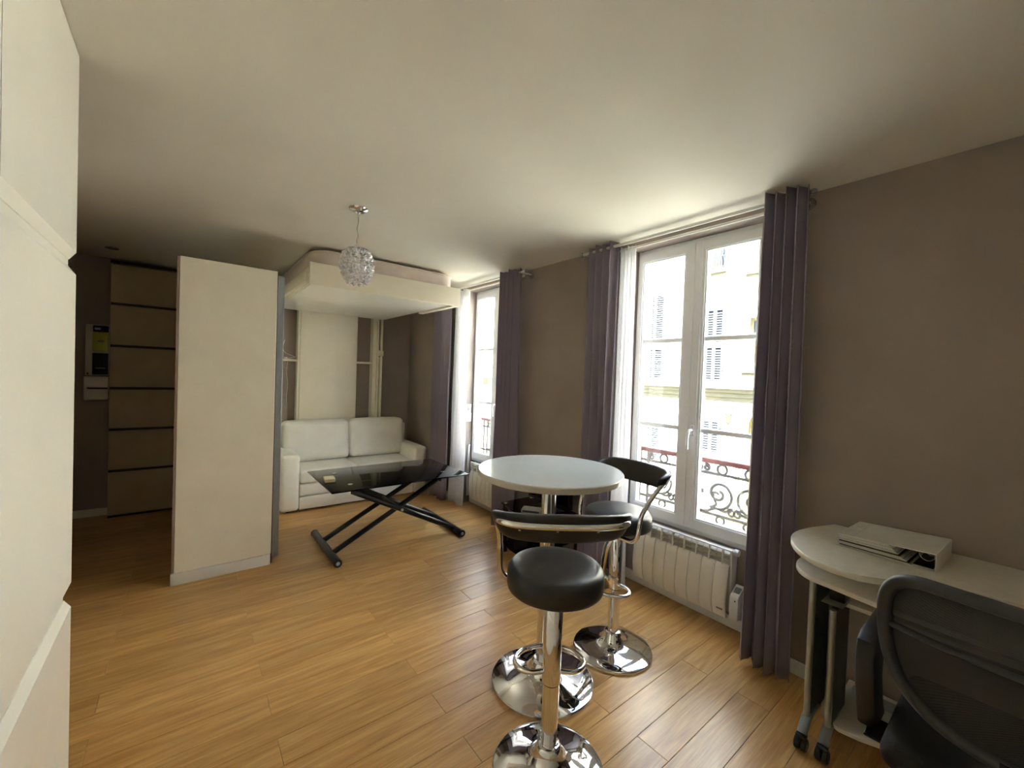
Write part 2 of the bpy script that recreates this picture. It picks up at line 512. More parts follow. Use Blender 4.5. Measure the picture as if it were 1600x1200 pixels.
    def mesh(self, name, mat, smooth=40, off=(0, 0, 0)):
        me = bpy.data.meshes.new(name)
        ox, oy, oz = off
        me.from_pydata([(x - ox, y - oy, z - oz) for x, y, z in self.v], [], self.f)
        bm = bmesh.new(); bm.from_mesh(me)
        bmesh.ops.recalc_face_normals(bm, faces=list(bm.faces))
        bm.to_mesh(me); bm.free()
        me.materials.append(MT[mat])
        if smooth:
            me.polygons.foreach_set('use_smooth', [True] * len(me.polygons))
            me.set_sharp_from_angle(angle=math.radians(smooth))
        me.update()
        return me

    def obj(self, name, mat, parent=None, smooth=40, at=None, label=None):
        """link as one mesh object; vertices are given in world axes: a parent's location (or at=) is taken off"""
        off = (0, 0, 0)
        if at is not None:
            off = at
        elif parent is not None and not parent.get('_local'):
            off = base_of(parent)
        o = bpy.data.objects.new(name, self.mesh(name, mat, smooth, off))
        col.objects.link(o)
        if parent is not None:
            o.parent = parent
        elif at is not None:
            o.location = at
        if label:
            o['label'] = label
        return o


BASE = {}


def base_of(o):
    while o.parent is not None:
        o = o.parent
    return BASE.get(o.name, tuple(o.location))


def thing(name, label, cat, loc=(0, 0, 0), rz=0.0, group=None, local=False):
    o = bpy.data.objects.new(name, None)
    o.empty_display_size = 0.1
    col.objects.link(o)
    o.location = loc
    o.rotation_euler = (0, 0, rz)
    BASE[o.name] = (0, 0, 0) if local else tuple(loc)
    o['label'] = label
    o['category'] = cat
    if group:
        o['group'] = group
    return o


def tag(o, label, cat, group=None):
    o['label'] = label
    o['category'] = cat
    if group:
        o['group'] = group
    return o


def struct(o):
    o['kind'] = 'structure'
    return o


def copy_tree(o, parent=None):
    c = o.copy()
    col.objects.link(c)
    c.parent = parent
    for ch in o.children:
        copy_tree(ch, c)
    return c


def smooth_path(pts, k=8, closed=False):
    """Catmull-Rom through pts"""
    P = [Vector(p) for p in pts]
    n = len(P)
    out = []
    for i in range(n if closed else n - 1):
        if closed:
            p0, p1, p2, p3 = P[i - 1], P[i], P[(i + 1) % n], P[(i + 2) % n]
        else:
            p0, p1, p2, p3 = P[max(i - 1, 0)], P[i], P[i + 1], P[min(i + 2, n - 1)]
        for s in range(k):
            t = s / k
            out.append(0.5 * ((2 * p1) + (p2 - p0) * t + (2 * p0 - 5 * p1 + 4 * p2 - p3) * t * t + (3 * p1 - p0 - 3 * p2 + p3) * t ** 3))
    if not closed:
        out.append(P[-1])
    return out


# ------------------------------------------------------------------ the room shell
XW, XN, XO = 2.421, 2.560, 2.680      # wall face, niche face, outer face
YB, YF, XL, HC = 5.36, -1.05, -0.90, 2.40
WIN = ((0.936, 1.808), (3.06, 3.93))  # window openings along y
Z_SILL, Z_HEAD = 0.476, 2.365

# floor with laminate planks
fl = struct(G().box(XL - 0.1, XO, YF - 0.1, YB + 0.1, -0.14, -0.010).obj('floor', 'subfloor', smooth=0))
PW, PL = 0.1376, 1.157
plank_mesh = {}


def plank(x0, x1, y0, y1, par):
    key = (round(x1 - x0, 3), round(y1 - y0, 3))
    if key not in plank_mesh:
        w, d, c = x1 - x0 - 0.0006, y1 - y0 - 0.0006, 0.0016
        g = G()
        vs = [(0, 0, -0.010), (w, 0, -0.010), (w, d, -0.010), (0, d, -0.010),
              (0, 0, -c), (w, 0, -c), (w, d, -c), (0, d, -c),
              (c, c, 0), (w - c, c, 0), (w - c, d - c, 0), (c, d - c, 0)]
        g.add(vs, [(0, 3, 2, 1), (0, 1, 5, 4), (1, 2, 6, 5), (2, 3, 7, 6), (3, 0, 4, 7),
                   (4, 5, 9, 8), (5, 6, 10, 9), (6, 7, 11, 10), (7, 4, 8, 11), (8, 9, 10, 11)])
        plank_mesh[key] = g.mesh('plank', 'oak', 0)
    o = bpy.data.objects.new('plank', plank_mesh[key])
    col.objects.link(o)
    o.parent = par
    o.location = (x0, y0, 0)


k0 = math.floor((YF - 1.6315) / PW)
for k in range(k0, 60):
    y0, y1 = 1.6315 + k * PW, 1.6315 + (k + 1) * PW
    y0, y1 = max(y0, YF), min(y1, YB)
    if y1 - y0 < 0.01:
        continue
    j = 0.303 if k % 2 == 0 else 0.890
    x = j - PL * 3
    while x < XN:
        a, b = max(x, XL), min(x + PL, XN)
        if b - a > 0.02:
            plank(a, b, y0, y1, fl)
        x += PL

struct(G().box(XL - 0.1, XO, YF - 0.1, YB + 0.1, HC, HC + 1.8).obj('ceiling', 'ceiling', smooth=0))  # thickened upwards as unseen upper storeys, added to shade the near street
struct(G().box(XL - 0.1, XL, YF - 0.1, YB + 0.1, -0.01, HC).obj('wall_left', 'taupe', smooth=0))
struct(G().box(XL, XW, YF - 0.1, YF, -0.01, HC).obj('wall_front', 'white_paint', smooth=0))
struct(G().box(XL, XW, YB, YB + 0.1, -0.01, HC).obj('wall_back', 'taupe', smooth=0))


def wall_solid(x, y, z):
    for a, b in WIN:
        if a < y < b:
            if z > Z_HEAD:
                return True
            if z > Z_SILL:
                return False
            return x > XN
    return True


struct(G().cells([XW, XN, XO], [YF - 0.1, WIN[0][0], WIN[0][1], WIN[1][0], WIN[1][1], YB + 0.1], [-1.5, -0.01, Z_SILL, Z_HEAD, HC],
                 lambda x, y, z: wall_solid(x, y, z) if z > -0.01 else x > XN).obj('wall_right', 'taupe', smooth=0))

# skirting boards: an extruded profile, one object for each wall
def skirting(name, runs, h=0.071, t=0.012):
    g = G()
    for (x0, x1, y0, y1) in runs:
        g.bbox(x0, x1, y0, y1, 0.0005, h, 0.003, 1)
    return struct(g.obj(name, 'trim', smooth=0))


def run_board(par, x0, x1, y0, y1, h=0.071):
    return G().bbox(x0, x1, y0, y1, 0.0005, h, 0.003, 1).obj('board', 'trim', par, smooth=0)


sk = bpy.data.objects.new('baseboard_right', None); col.objects.link(sk); struct(sk); BASE[sk.name] = (0, 0, 0)
for (a, b) in ((YF, WIN[0][0]), (WIN[0][1], WIN[1][0]), (WIN[1][1], YB)):
    run_board(sk, XW - 0.012, XW, a, b)
for (a, b) in WIN:
    run_board(sk, XN - 0.012, XN, a, b)
struct(G().bbox(XL, XW - 0.012, YB - 0.012, YB, 0.0005, 0.071, 0.003, 1).obj('baseboard_back', 'trim', smooth=0))
struct(G().bbox(XL, XL + 0.012, 1.92, YB - 0.012, 0.0005, 0.071, 0.003, 1).obj('baseboard_left', 'trim', smooth=0))


# ------------------------------------------------------------------ windows
def window(idx, ya, yb):
    """ya < yb along the wall; seen from inside the hinge stiles are at ya and yb"""
    w = bpy.data.objects.new('window_%d' % idx, None)
    col.objects.link(w)
    struct(w)
    w.location = (XN, (ya + yb) / 2, Z_SILL)
    BASE[w.name] = tuple(w.location)
    x0, x1 = XN + 0.004, XN + 0.064
    # fixed outer frame
    G().bbox(x0, x1, ya, yb, Z_SILL, Z_SILL + 0.035, 0.004).obj('frame_rail', 'pvc', w)
    G().bbox(x0, x1, ya, yb, Z_HEAD - 0.03, Z_HEAD, 0.004).obj('frame_rail', 'pvc', w)
    G().bbox(x0, x1, ya, ya + 0.024, Z_SILL + 0.03, Z_HEAD - 0.025, 0.004).obj('frame_stile', 'pvc', w)
    G().bbox(x0, x1, yb - 0.024, yb, Z_SILL + 0.03, Z_HEAD - 0.025, 0.004).obj('frame_stile', 'pvc', w)
    ym = (ya + yb) / 2
    sx0, sx1 = XN - 0.012, XN + 0.052
    zb, zt = Z_SILL + 0.028, Z_HEAD - 0.024
    gb, gt = 0.571, 2.277
    for (a, b, ga, gb_y) in ((ya + 0.018, ym - 0.0008, ya + 0.052, ym - 0.068), (ym + 0.0008, yb - 0.018, ym + 0.068, yb - 0.052)):
        s = G().cells([sx0, sx1], [a, ga, gb_y, b], [zb, gb, gt, zt],
                      lambda x, y, z: not (ga < y < gb_y and gb < z < gt)).obj('sash', 'pvc', w, smooth=0)
        bv = s.modifiers.new('bevel', 'BEVEL'); bv.width = 0.005; bv.segments = 2; bv.limit_method = 'ANGLE'
        # glazing bead
        gbd = G().cells([sx0 + 0.006, sx0 + 0.022], [ga - 0.002, ga + 0.009, gb_y - 0.009, gb_y + 0.002], [gb - 0.002, gb + 0.009, gt - 0.009, gt + 0.002],
                        lambda x, y, z: not (ga + 0.009 < y < gb_y - 0.009 and gb + 0.009 < z < gt - 0.009))
        gbd.obj('glazing_bead', 'pvc', s, smooth=0)
        G().box(sx0 + 0.026, sx0 + 0.032, ga - 0.004, gb_y + 0.004, gb - 0.004, gt + 0.004).obj('pane', 'glass', s, smooth=0)
        for z in (1.138, 1.718):
            G().bbox(sx0 + 0.014, sx0 + 0.040, ga - 0.002, gb_y + 0.002, z - 0.0140, z + 0.0140, 0.003, 1).obj('muntin', 'pvc', s)
    # espagnolette handle on the meeting stile
    hy, hz = ym - 0.029, 1.135
    h = G().bbox(sx0 - 0.010, sx0 + 0.002, hy - 0.014, hy + 0.014, hz - 0.034, hz + 0.034, 0.006, 3).obj('handle_plate', 'pvc', w)
    G().tube(smooth_path([(sx0 - 0.006, hy, hz), (sx0 - 0.034, hy, hz + 0.002), (sx0 - 0.044, hy + 0.003, hz - 0.014), (sx0 - 0.042, hy + 0.010, hz - 0.06), (sx0 - 0.036, hy + 0.012, hz - 0.122)], 6), 0.0085, 10).obj('handle', 'pvc', w)
    # rebate seam cover
    G().bbox(sx0 - 0.004, sx0 + 0.004, ym - 0.050, ym - 0.002, zb + 0.004, zt - 0.004, 0.002, 1).obj('meeting_cover', 'pvc', w)
    return w


window(1, *WIN[0])
window(2, *WIN[1])

# ------------------------------------------------------------------ built-in wardrobe by the camera
XWR = -0.278
wd = thing('wardrobe', 'tall white handleless wardrobe with angled finger grooves, against the left edge', 'wardrobe', (-0.58, 0.5, 0))
G().box(-0.895, XWR - 0.024, -0.95, 1.899, 0.0, HC - 0.002).obj('carcass', 'lacquer', wd, smooth=0)
G().box(XWR - 0.0235, XWR - 0.004, 1.896, 1.9035, 0.71, 1.735).obj('edge_strip', 'dark_brown', wd, smooth=0)
for (ya, yb) in ((1.217, 1.903), (0.531, 1.213), (-0.155, 0.527), (-0.84, -0.159)):
    for (z0, z1, bot, top) in ((0.006, 0.668, False, True), (0.700, 1.735, True, True), (1.757, HC - 0.004, True, False)):
        # front with chamfered edges along the grooves
        c = 0.016
        xa, xb = XWR - 0.0235, XWR
        prof = [(xa, z0)]
        prof += [(xb - c, z0), (xb, z0 + c * 1.5)] if bot else [(xb, z0)]
        prof += [(xb, z1 - c * 1.5), (xb - c, z1)] if top else [(xb, z1)]
        prof += [(xa, z1)]
        G().prism(prof, ya, yb, axis='y').obj('front', 'lacquer', wd, smooth=0)
    for z in (0.668, 1.735):
        G().box(XWR - 0.0235, XWR - 0.018, ya, yb, z + 0.0005, z + (0.0315 if z < 1 else 0.0215)).obj('finger_groove', 'lacquer', wd, smooth=0)

# ------------------------------------------------------------------ partition panel standing between hall and sofa
pt = thing('closet_block', 'tall white closet block with grey metal edge post, between hall and sofa', 'closet', (0.23, 4.3, 0))
PX0, PX1, PY = -0.050, 0.507, 3.414
G().bbox(PX0 + 0.012, PX1 + 0.004, PY, PY + 0.022, 0.078, 2.133, 0.002, 1).obj('back_panel', 'panel', pt)
G().bbox(PX0 - 0.002, PX0 + 0.011, PY + 0.003, 5.20, 0.079, 2.13, 0.001, 1).obj('side_edge', 'pink_edge', pt)
G().bbox(PX0 - 0.006, PX1, PY - 0.008, PY + 0.022, 0.0005, 0.077, 0.003, 2).obj('plinth', 'trim', pt)
G().box(PX0 + 0.012, PX1 - 0.002, PY + 0.0225, 5.20, 0.001, 2.128).obj('core', 'panel', pt, smooth=0)
G().bbox(PX1 + 0.005, PX1 + 0.072, PY + 0.125, PY + 0.16, 0.001, 2.128, 0.002, 1).obj('edge_post', 'grey_alu', pt)
G().box(PX1 + 0.004, PX1 + 0.012, PY + 0.023, PY + 0.124, 0.001, 2.128).obj('shadow_gap', 'dark_brown', pt, smooth=0)

# ------------------------------------------------------------------ hall: sliding closet door, meter board, spot
cl = thing('sliding_closet_door', 'beige sliding closet door divided by dark strips, at end of dim hall', 'closet door', (-0.3, 5.24, 0))
zz = [0.004, 0.432, 0.815, 1.196, 1.585, 1.969, 2.335]
for i in range(6):
    G().box(-0.541, -0.056, 5.225, 5.250, zz[i] + (0.012 if i else 0.018), zz[i + 1] - 0.0125).obj('door_panel', 'closet', cl, smooth=0)
    G().box(-0.541, -0.056, 5.228, 5.250, zz[i] - 0.012 if i else 0.001, zz[i] + 0.0115 if i else 0.0175).obj('dark_strip', 'closet_strip', cl, smooth=0)
G().bbox(-0.548, -0.056, 5.215, 5.27, 2.336, 2.362, 0.003, 1).obj('top_rail', 'closet_strip', cl)
G().box(-0.545, -0.056, 5.2505, 5.355, 0.072, 2.330).obj('closet_box', 'closet', cl, smooth=0)

eb = thing('meter_board', 'white electricity board with yellow-green meter on hall wall, beside closet door', 'electric meter', (-0.63, 5.33, 1.3))
G().bbox(-0.712, -0.556, 5.315, 5.358, 1.308, 1.772, 0.004).obj('backplate', 'trim', eb)
G().bbox(-0.660, -0.560, 5.275, 5.3145, 1.705, 1.762, 0.004).obj('fuse_holder', 'black_plastic', eb)
G().bbox(-0.648, -0.610, 5.268, 5.2745, 1.722, 1.742, 0.003).obj('fuse_label', 'trim', eb)
m = G().bbox(-0.660, -0.560, 5.265, 5.3145, 1.527, 1.703, 0.008).obj('meter', 'meter_yellow', eb)
G().box(-0.625, -0.585, 5.2635, 5.2648, 1.612, 1.628).obj('meter_display', 'lcd', m, smooth=0)
b = G().bbox(-0.661, -0.560, 5.270, 5.3145, 1.318, 1.512, 0.006).obj('breaker', 'black_plastic', eb)
G().box(-0.640, -0.575, 5.2665, 5.2695, 1.372, 1.379).obj('breaker_label', 'silver', b, smooth=0)
G().bbox(-0.700, -0.688, 5.309, 5.3145, 1.318, 1.330, 0.002, 1).obj('seal', 'dark_brown', eb)
db = thing('distribution_box', 'small white fuse box with handle slot, just below the meter board', 'fuse box', (-0.63, 5.33, 1.08))
G().bbox(-0.716, -0.556, 5.285, 5.358, 1.082, 1.299, 0.006).obj('case', 'trim', db)
G().bbox(-0.712, -0.556, 5.276, 5.2845, 1.205, 1.292, 0.003).obj('lid', 'trim', db)
G().bbox(-0.712, -0.556, 5.276, 5.2845, 1.088, 1.180, 0.003).obj('lid', 'trim', db)
G().tube([(-0.690, 5.270, 1.192), (-0.558, 5.270, 1.192)], 0.007, 8).obj('handle_bar', 'dark_brown', db)

sp = thing('ceiling_spot', 'small recessed ceiling spot in dim hall above the closet', 'spotlight', (-0.503, 4.868, HC))
G().lathe([(0.030, -0.001), (0.045, -0.001), (0.047, -0.005), (0.044, -0.009), (0.034, -0.010), (0.030, -0.006)], 32, (-0.503, 4.868, HC)).obj('ring', 'chrome', sp)
G().lathe([(0.0, -0.0062), (0.0295, -0.0062), (0.0295, -0.0008), (0.0, -0.0008)], 24, (-0.503, 4.868, HC)).obj('lens', 'spot_dark', sp)

# ------------------------------------------------------------------ bed lift cabinet on back wall
bc = thing('bed_lift_cabinet', 'white wall unit with central panel and open niches, behind the sofa', 'wall unit', (1.4, 5.3, 0))
CY = 5.235
G().bbox(1.030, 1.655, CY, CY + 0.025, 0.0005, HC - 0.004, 0.002, 1).obj('centre_panel', 'panel', bc)
G().bbox(1.005, 1.029, CY + 0.012, YB - 0.013, 0.073, HC - 0.004, 0.002, 1).obj('upright', 'panel', bc)
G().bbox(1.656, 1.674, CY + 0.012, YB - 0.013, 0.073, HC - 0.004, 0.002, 1).obj('upright', 'panel', bc)
G().bbox(0.700, 1.004, CY + 0.005, YB - 0.001, 1.515, 1.540, 0.002, 1).obj('shelf', 'panel', bc)
G().bbox(1.675, 1.868, CY + 0.005, YB - 0.001, 1.525, 1.550, 0.002, 1).obj('shelf', 'panel', bc)
G().bbox(1.869, 1.912, CY, YB - 0.013, 0.073, HC - 0.004, 0.002, 1).obj('upright', 'panel', bc)
G().bbox(0.672, 0.699, CY, YB - 0.013, 0.073, HC - 0.004, 0.002, 1).obj('upright', 'panel', bc)

lp = thing('bed_lift_post', 'white bed guide post with black slot, right of the wall unit behind sofa', 'post', (1.95, 5.26, 0))
G().bbox(1.914, 1.934, CY - 0.03, CY + 0.06, 0.0005, HC - 0.003, 0.002, 1).obj('guide_rail', 'panel', lp)
G().bbox(1.956, 1.982, CY - 0.03, CY + 0.06, 0.0005, HC - 0.003, 0.002, 1).obj('guide_rail', 'panel', lp)
G().box(1.9345, 1.9555, CY + 0.005, CY + 0.055, 1.62, HC - 0.01).obj('slot', 'black_metal', lp, smooth=0)
G().box(1.9345, 1.9555, CY + 0.005, CY + 0.055, 0.001, 1.6195).obj('slot_cover', 'radiator_in', lp, smooth=0)
G().bbox(1.912, 1.986, CY - 0.055, CY - 0.0305, 1.635, 1.702, 0.003).obj('bracket', 'panel', lp)

cb = thing('charger_cable', 'thin white charging cable trailing over the left niche shelf', 'cable', (0.90, 5.29, 1.54))
G().tube(smooth_path([(0.868, 5.275, 1.545), (0.90, 5.29, 1.546), (0.955, 5.30, 1.556), (0.985, 5.285, 1.566), (0.955, 5.27, 1.578), (0.915, 5.285, 1.596), (0.885, 5.30, 1.615), (0.862, 5.31, 1.66), (0.872, 5.32, 1.72), (0.885, 5.325, 1.76)], 6), 0.0032, 6).obj('lead', 'trim', cb)
G().bbox(0.868, 0.905, 5.262, 5.285, 1.5405, 1.562, 0.004).obj('plug', 'trim', cb)
cb2 = thing('hanging_cable', 'thin white cable hanging below the left niche shelf', 'cable', (0.92, 5.35, 1.0))
G().tube(smooth_path([(0.925, 5.352, 1.514), (0.915, 5.352, 1.40), (0.928, 5.352, 1.25), (0.920, 5.352, 1.10), (0.930, 5.352, 0.95), (0.935, 5.352, 0.70)], 6), 0.0028, 6).obj('lead', 'trim', cb2)

# ------------------------------------------------------------------ suspended bed and its mattress
bd = thing('ceiling_bed', 'white lift-up bed frame raised under the ceiling, above the sofa', 'bed', (1.4, 4.3, 2.08))
BX0, BX1, BY0, BY1, BZ0, BZ1 = 0.730, 2.060, 3.450, 5.195, 2.086, 2.258
G().bbox(BX0, BX1, BY0, BY0 + 0.022, BZ0, BZ1, 0.002, 1).obj('front_rail', 'panel', bd)
G().bbox(BX0 + 0.004, BX0 + 0.024, BY0 + 0.0225, BY1, BZ0 + 0.012, BZ1 - 0.03, 0.002, 1).obj('side_rail', 'panel', bd)
G().bbox(BX1 - 0.10, BX1 - 0.075, BY0 + 0.0225, BY1, BZ0 + 0.012, BZ1 - 0.03, 0.002, 1).obj('side_rail', 'panel', bd)
G().bbox(BX0 + 0.0245, BX1 - 0.101, BY1 - 0.022, BY1, BZ0 + 0.012, BZ1, 0.002, 1).obj('back_rail', 'panel', bd)
G().box(BX0 + 0.0245, BX1 - 0.101, BY0 + 0.0225, BY1 - 0.0225, BZ0 + 0.008, BZ0 + 0.028).obj('underside', 'lacquer', bd, smooth=0)
G().bbox(BX1 - 0.074, BX1 - 0.02, BY0 + 0.0225, BY0 + 0.75, BZ0 - 0.004, BZ0 + 0.012, 0.002, 1).obj('side_ledge', 'panel', bd)
G().bbox(BX0 - 0.016, BX0 + 0.0035, BY0 + 0.09, BY1 - 0.2, BZ0 + 0.03, BZ0 + 0.105, 0.003, 1).obj('side_box', 'panel', bd)
mt = thing('mattress', 'pale quilted mattress with rounded corners lying on the raised bed', 'mattress', (1.4, 4.3, 2.26))
g = G()
outl = []
mx0, mx1, my0, my1, rr = BX0 + 0.030, BX1 - 0.03, BY0 + 0.026, BY1 - 0.03, 0.16
for (cx_, cy_, a0) in ((mx1 - rr, my1 - rr, 0), (mx0 + rr, my1 - rr, 90), (mx0 + rr, my0 + rr, 180), (mx1 - rr, my0 + rr, 270)):
    for s in range(7):
        a = math.radians(a0 + 15 * s)
        outl.append((cx_ + rr * math.cos(a), cy_ + rr * math.sin(a)))
g.prism(outl, BZ1 - 0.10, 2.384, b=0.03)
g.obj('core', 'mattress', mt)
pip = [(u, v, 2.366) for (u, v) in outl]
G().tube(pip, 0.007, 6, closed=True).obj('piping', 'mattress', mt)

# ------------------------------------------------------------------ pendant lamp
LX, LY = 0.790, 2.524
pl = thing('pendant_lamp', 'crystal bead pendant lamp hanging on a cord from chrome ceiling rose', 'pendant lamp', (LX, LY, HC))
G().lathe([(0.0, -0.030), (0.012, -0.029), (0.030, -0.024), (0.048, -0.014), (0.056, -0.004), (0.056, -0.0005), (0.0, -0.0005)], 40, (LX, LY, HC)).obj('ceiling_rose', 'chrome', pl)
G().lathe([(0.0, -0.052), (0.007, -0.050), (0.009, -0.040), (0.007, -0.030), (0.0, -0.029)], 16, (LX, LY, HC)).obj('cord_grip', 'chrome', pl)
G().tube(smooth_path([(LX, LY, 2.35), (LX + 0.002, LY, 2.32), (LX - 0.004, LY, 2.28), (LX + 0.003, LY, 2.24), (LX - 0.004, LY, 2.21), (LX, LY, 2.18)], 6), 0.0042, 8).obj('cord', 'cord', pl)
G().lathe([(0.0, 2.182), (0.018, 2.182), (0.022, 2.172), (0.022, 2.166), (0.058, 2.163), (0.060, 2.158), (0.0, 2.158)], 32, (LX, LY, 0)).obj('cap', 'chrome', pl)
G().lathe([(0.0, 2.03), (0.018, 2.034), (0.028, 2.055), (0.022, 2.085), (0.014, 2.105), (0.014, 2.157), (0.0, 2.157)], 20, (LX, LY, 0)).obj('bulb', 'bulb', pl)
rings = [(0.052, 2.150, 9), (0.075, 2.128, 14), (0.086, 2.101, 16), (0.089, 2.073, 17), (0.086, 2.045, 16), (0.079, 2.017, 15), (0.068, 1.991, 13), (0.050, 1.968, 10)]
for (r, z, n) in rings:
    G().tube([(LX + (r - 0.008) * math.cos(2 * PI * i / 32), LY + (r - 0.008) * math.sin(2 * PI * i / 32), z + 0.014) for i in range(32)], 0.0018, 5, closed=True).obj('wire_ring', 'chrome', pl)
g = G()
for qi, (r, z, n) in enumerate(rings):
    for i in range(n):
        a = 2 * PI * (i + 0.5 * (qi % 2)) / n
        cx_, cy_ = LX + r * math.cos(a), LY + r * math.sin(a)
        # faceted drop: octahedral bead
        rb, hb = 0.0145, 0.021
        vs = [(cx_, cy_, z + hb * 0.8)]
        for s in range(6):
            t = a + 2 * PI * s / 6
            vs.append((cx_ + rb * 0.75 * math.cos(t), cy_ + rb * 0.75 * math.sin(t), z + hb * 0.35))
        for s in range(6):
            t = a + 2 * PI * (s + 0.5) / 6
            vs.append((cx_ + rb * math.cos(t), cy_ + rb * math.sin(t), z - hb * 0.35))
        vs.append((cx_, cy_, z - hb))
        fs = [(0, 1 + s, 1 + (s + 1) % 6) for s in range(6)]
        fs += [(1 + s, 7 + s, 1 + (s + 1) % 6) for s in range(6)] + [(1 + (s + 1) % 6, 7 + s, 7 + (s + 1) % 6) for s in range(6)]
        fs += [(13, 7 + (s + 1) % 6, 7 + s) for s in range(6)]
        g.add(vs, fs)
cr = g.obj('crystal_beads', 'crystal', pl, smooth=0)
cr['kind'] = 'stuff'

# ------------------------------------------------------------------ sofa
SX0, SX1, SY0, SY1 = 0.742, 2.290, 4.488, 5.200
sf = thing('sofa', 'white two-seat leatherette sofa with blocky armrests, under the raised bed', 'sofa', (1.5, 4.85, 0))
G().soft(SX0, SX0 + 0.168, SY0, SY1 - 0.02, 0.02, 0.580, 0.035, (0.004, 0.006, 0.006), 6).obj('armrest', 'sofa', sf)
G().soft(SX1 - 0.160, SX1, SY0, SY1 - 0.02, 0.02, 0.560, 0.035, (0.004, 0.006, 0.006), 6).obj('armrest', 'sofa', sf)
AX0, AX1 = SX0 + 0.170, SX1 - 0.162
G().bbox(AX0, AX1, SY0 + 0.012, SY1 - 0.12, 0.025, 0.150, 0.008, 2).obj('base_drawer', 'sofa', sf)
G().soft(AX0, AX1, SY0 + 0.006, SY1 - 0.15, 0.153, 0.282, 0.022, (0, 0.004, 0.0), 6).obj('fold_out_section', 'sofa', sf)
xm = (AX0 + AX1) / 2 - 0.02
G().soft(AX0, xm - 0.001, SY0 - 0.004, SY1 - 0.17, 0.285, 0.415, 0.032, (0, 0.006, 0.014), 8).obj('seat_cushion', 'sofa', sf)
G().soft(xm + 0.001, AX1, SY0 - 0.004, SY1 - 0.17, 0.285, 0.415, 0.032, (0, 0.006, 0.014), 8).obj('seat_cushion', 'sofa', sf)
G().bbox(SX0 + 0.02, SX1 - 0.02, SY1 - 0.115, SY1, 0.025, 0.78, 0.02, 3).obj('back', 'sofa', sf)
for (a, b_) in ((AX0 - 0.09, xm + 0.01), (xm + 0.012, AX1 + 0.05)):
    g = G().soft(a, b_, 4.870, 5.055, 0.43, 0.862, 0.055, (0.004, 0.02, 0.010), 8)
    # lean the cushion back
    vs = []
    for (x, y, z) in g.v:
        t = (z - 0.43) / 0.43
        vs.append((x, y + 0.055 * t, z))
    g.v = vs
    g.obj('back_cushion', 'sofa', sf)
for x in (SX0 + 0.08, SX1 - 0.08):
    for y in (SY0 + 0.08, SY1 - 0.1):
        G().lathe([(0.0, 0.0005), (0.022, 0.0005), (0.024, 0.024), (0.0, 0.024)], 12, (x, y, 0)).obj('foot', 'black_plastic', sf)

# ------------------------------------------------------------------ coffee table with crossed legs
TZ = 0.55
ct = thing('coffee_table', 'black glass lift-up coffee table on crossed black tubes, before the sofa', 'coffee table', (1.42, 3.48, 0))
G().bbox(0.842, 2.012, 3.108, 3.872, TZ - 0.010, TZ, 0.002, 2).obj('glass_top', 'black_glass', ct)
for (x, y) in ((1.015, 3.685), (1.022, 3.273), (1.837, 3.732), (1.842, 3.297)):
    G().lathe([(0.0, 0.0), (0.020, 0.0), (0.020, 0.0015), (0.017, 0.003), (0.0, 0.003)], 24, (x, y, TZ + 0.0002)).obj('glass_fixing', 'chrome', ct)
G().bbox(0.985, 1.90, 3.245, 3.285, TZ - 0.035, TZ - 0.0105, 0.003, 1).obj('top_rail', 'black_metal', ct)
G().bbox(0.985, 1.90, 3.665, 3.705, TZ - 0.035, TZ - 0.0105, 0.003, 1).obj('top_rail', 'black_metal', ct)
for (x, ya, yb) in ((0.892, 3.10, 3.77), (1.945, 3.10, 3.83)):
    f = G().tube([(x, ya, 0.030), (x, yb, 0.030)], 0.0285, 20).obj('foot_bar', 'black_metal', ct)
    for yy, s in ((ya, -1), (yb, 1)):
        G().lathe([(0.0, 0.0), (0.030, 0.0), (0.030, 0.014), (0.0, 0.014)], 20, (x, yy + (0 if s > 0 else -0.014), 0.030), 'y').obj('end_cap', 'black_plastic', f)
        G().lathe([(0.0, 0.0), (0.014, 0.0), (0.014, 0.002), (0.0, 0.002)], 16, (x, yy + (0.014 if s > 0 else -0.016), 0.030), 'y').obj('level_disc', 'silver', f)
for y in (3.265, 3.545):
    G().tube([(0.905, y, 0.045), (1.80, y, TZ - 0.040)], 0.0205, 14).obj('leg', 'black_metal', ct)
for y in (3.215, 3.600):
    G().tube([(1.930, y, 0.045), (1.02, y, TZ - 0.040)], 0.0225, 14).obj('leg', 'black_metal', ct)
G().tube([(1.40, 3.235, 0.318), (1.40, 3.575, 0.318)], 0.013, 10).obj('pivot_rod', 'black_metal', ct)
G().lathe([(0.0, 0.0), (0.012, 0.0), (0.012, 0.006), (0.0, 0.006)], 14, (1.42, 3.186, 0.305), 'y').obj('pivot_bolt', 'silver', ct)
G().tube([(1.06, 3.22, TZ - 0.05), (1.06, 3.70, TZ - 0.05)], 0.012, 10).obj('cross_rod', 'black_metal', ct)
G().tube([(1.78, 3.22, TZ - 0.05), (1.78, 3.70, TZ - 0.05)], 0.012, 10).obj('cross_rod', 'black_metal', ct)

bx = thing('card_box', 'small cream cardboard box on left end of black coffee table', 'box', (0.914, 3.46, TZ), rz=math.radians(-8), local=True)
G().bbox(-0.038, 0.038, -0.055, 0.055, 0.0005, 0.025, 0.002, 1).obj('tray', 'cream_box', bx)
G().bbox(-0.040, 0.040, -0.057, 0.057, 0.012, 0.027, 0.002, 1).obj('lid', 'cream_box', bx)

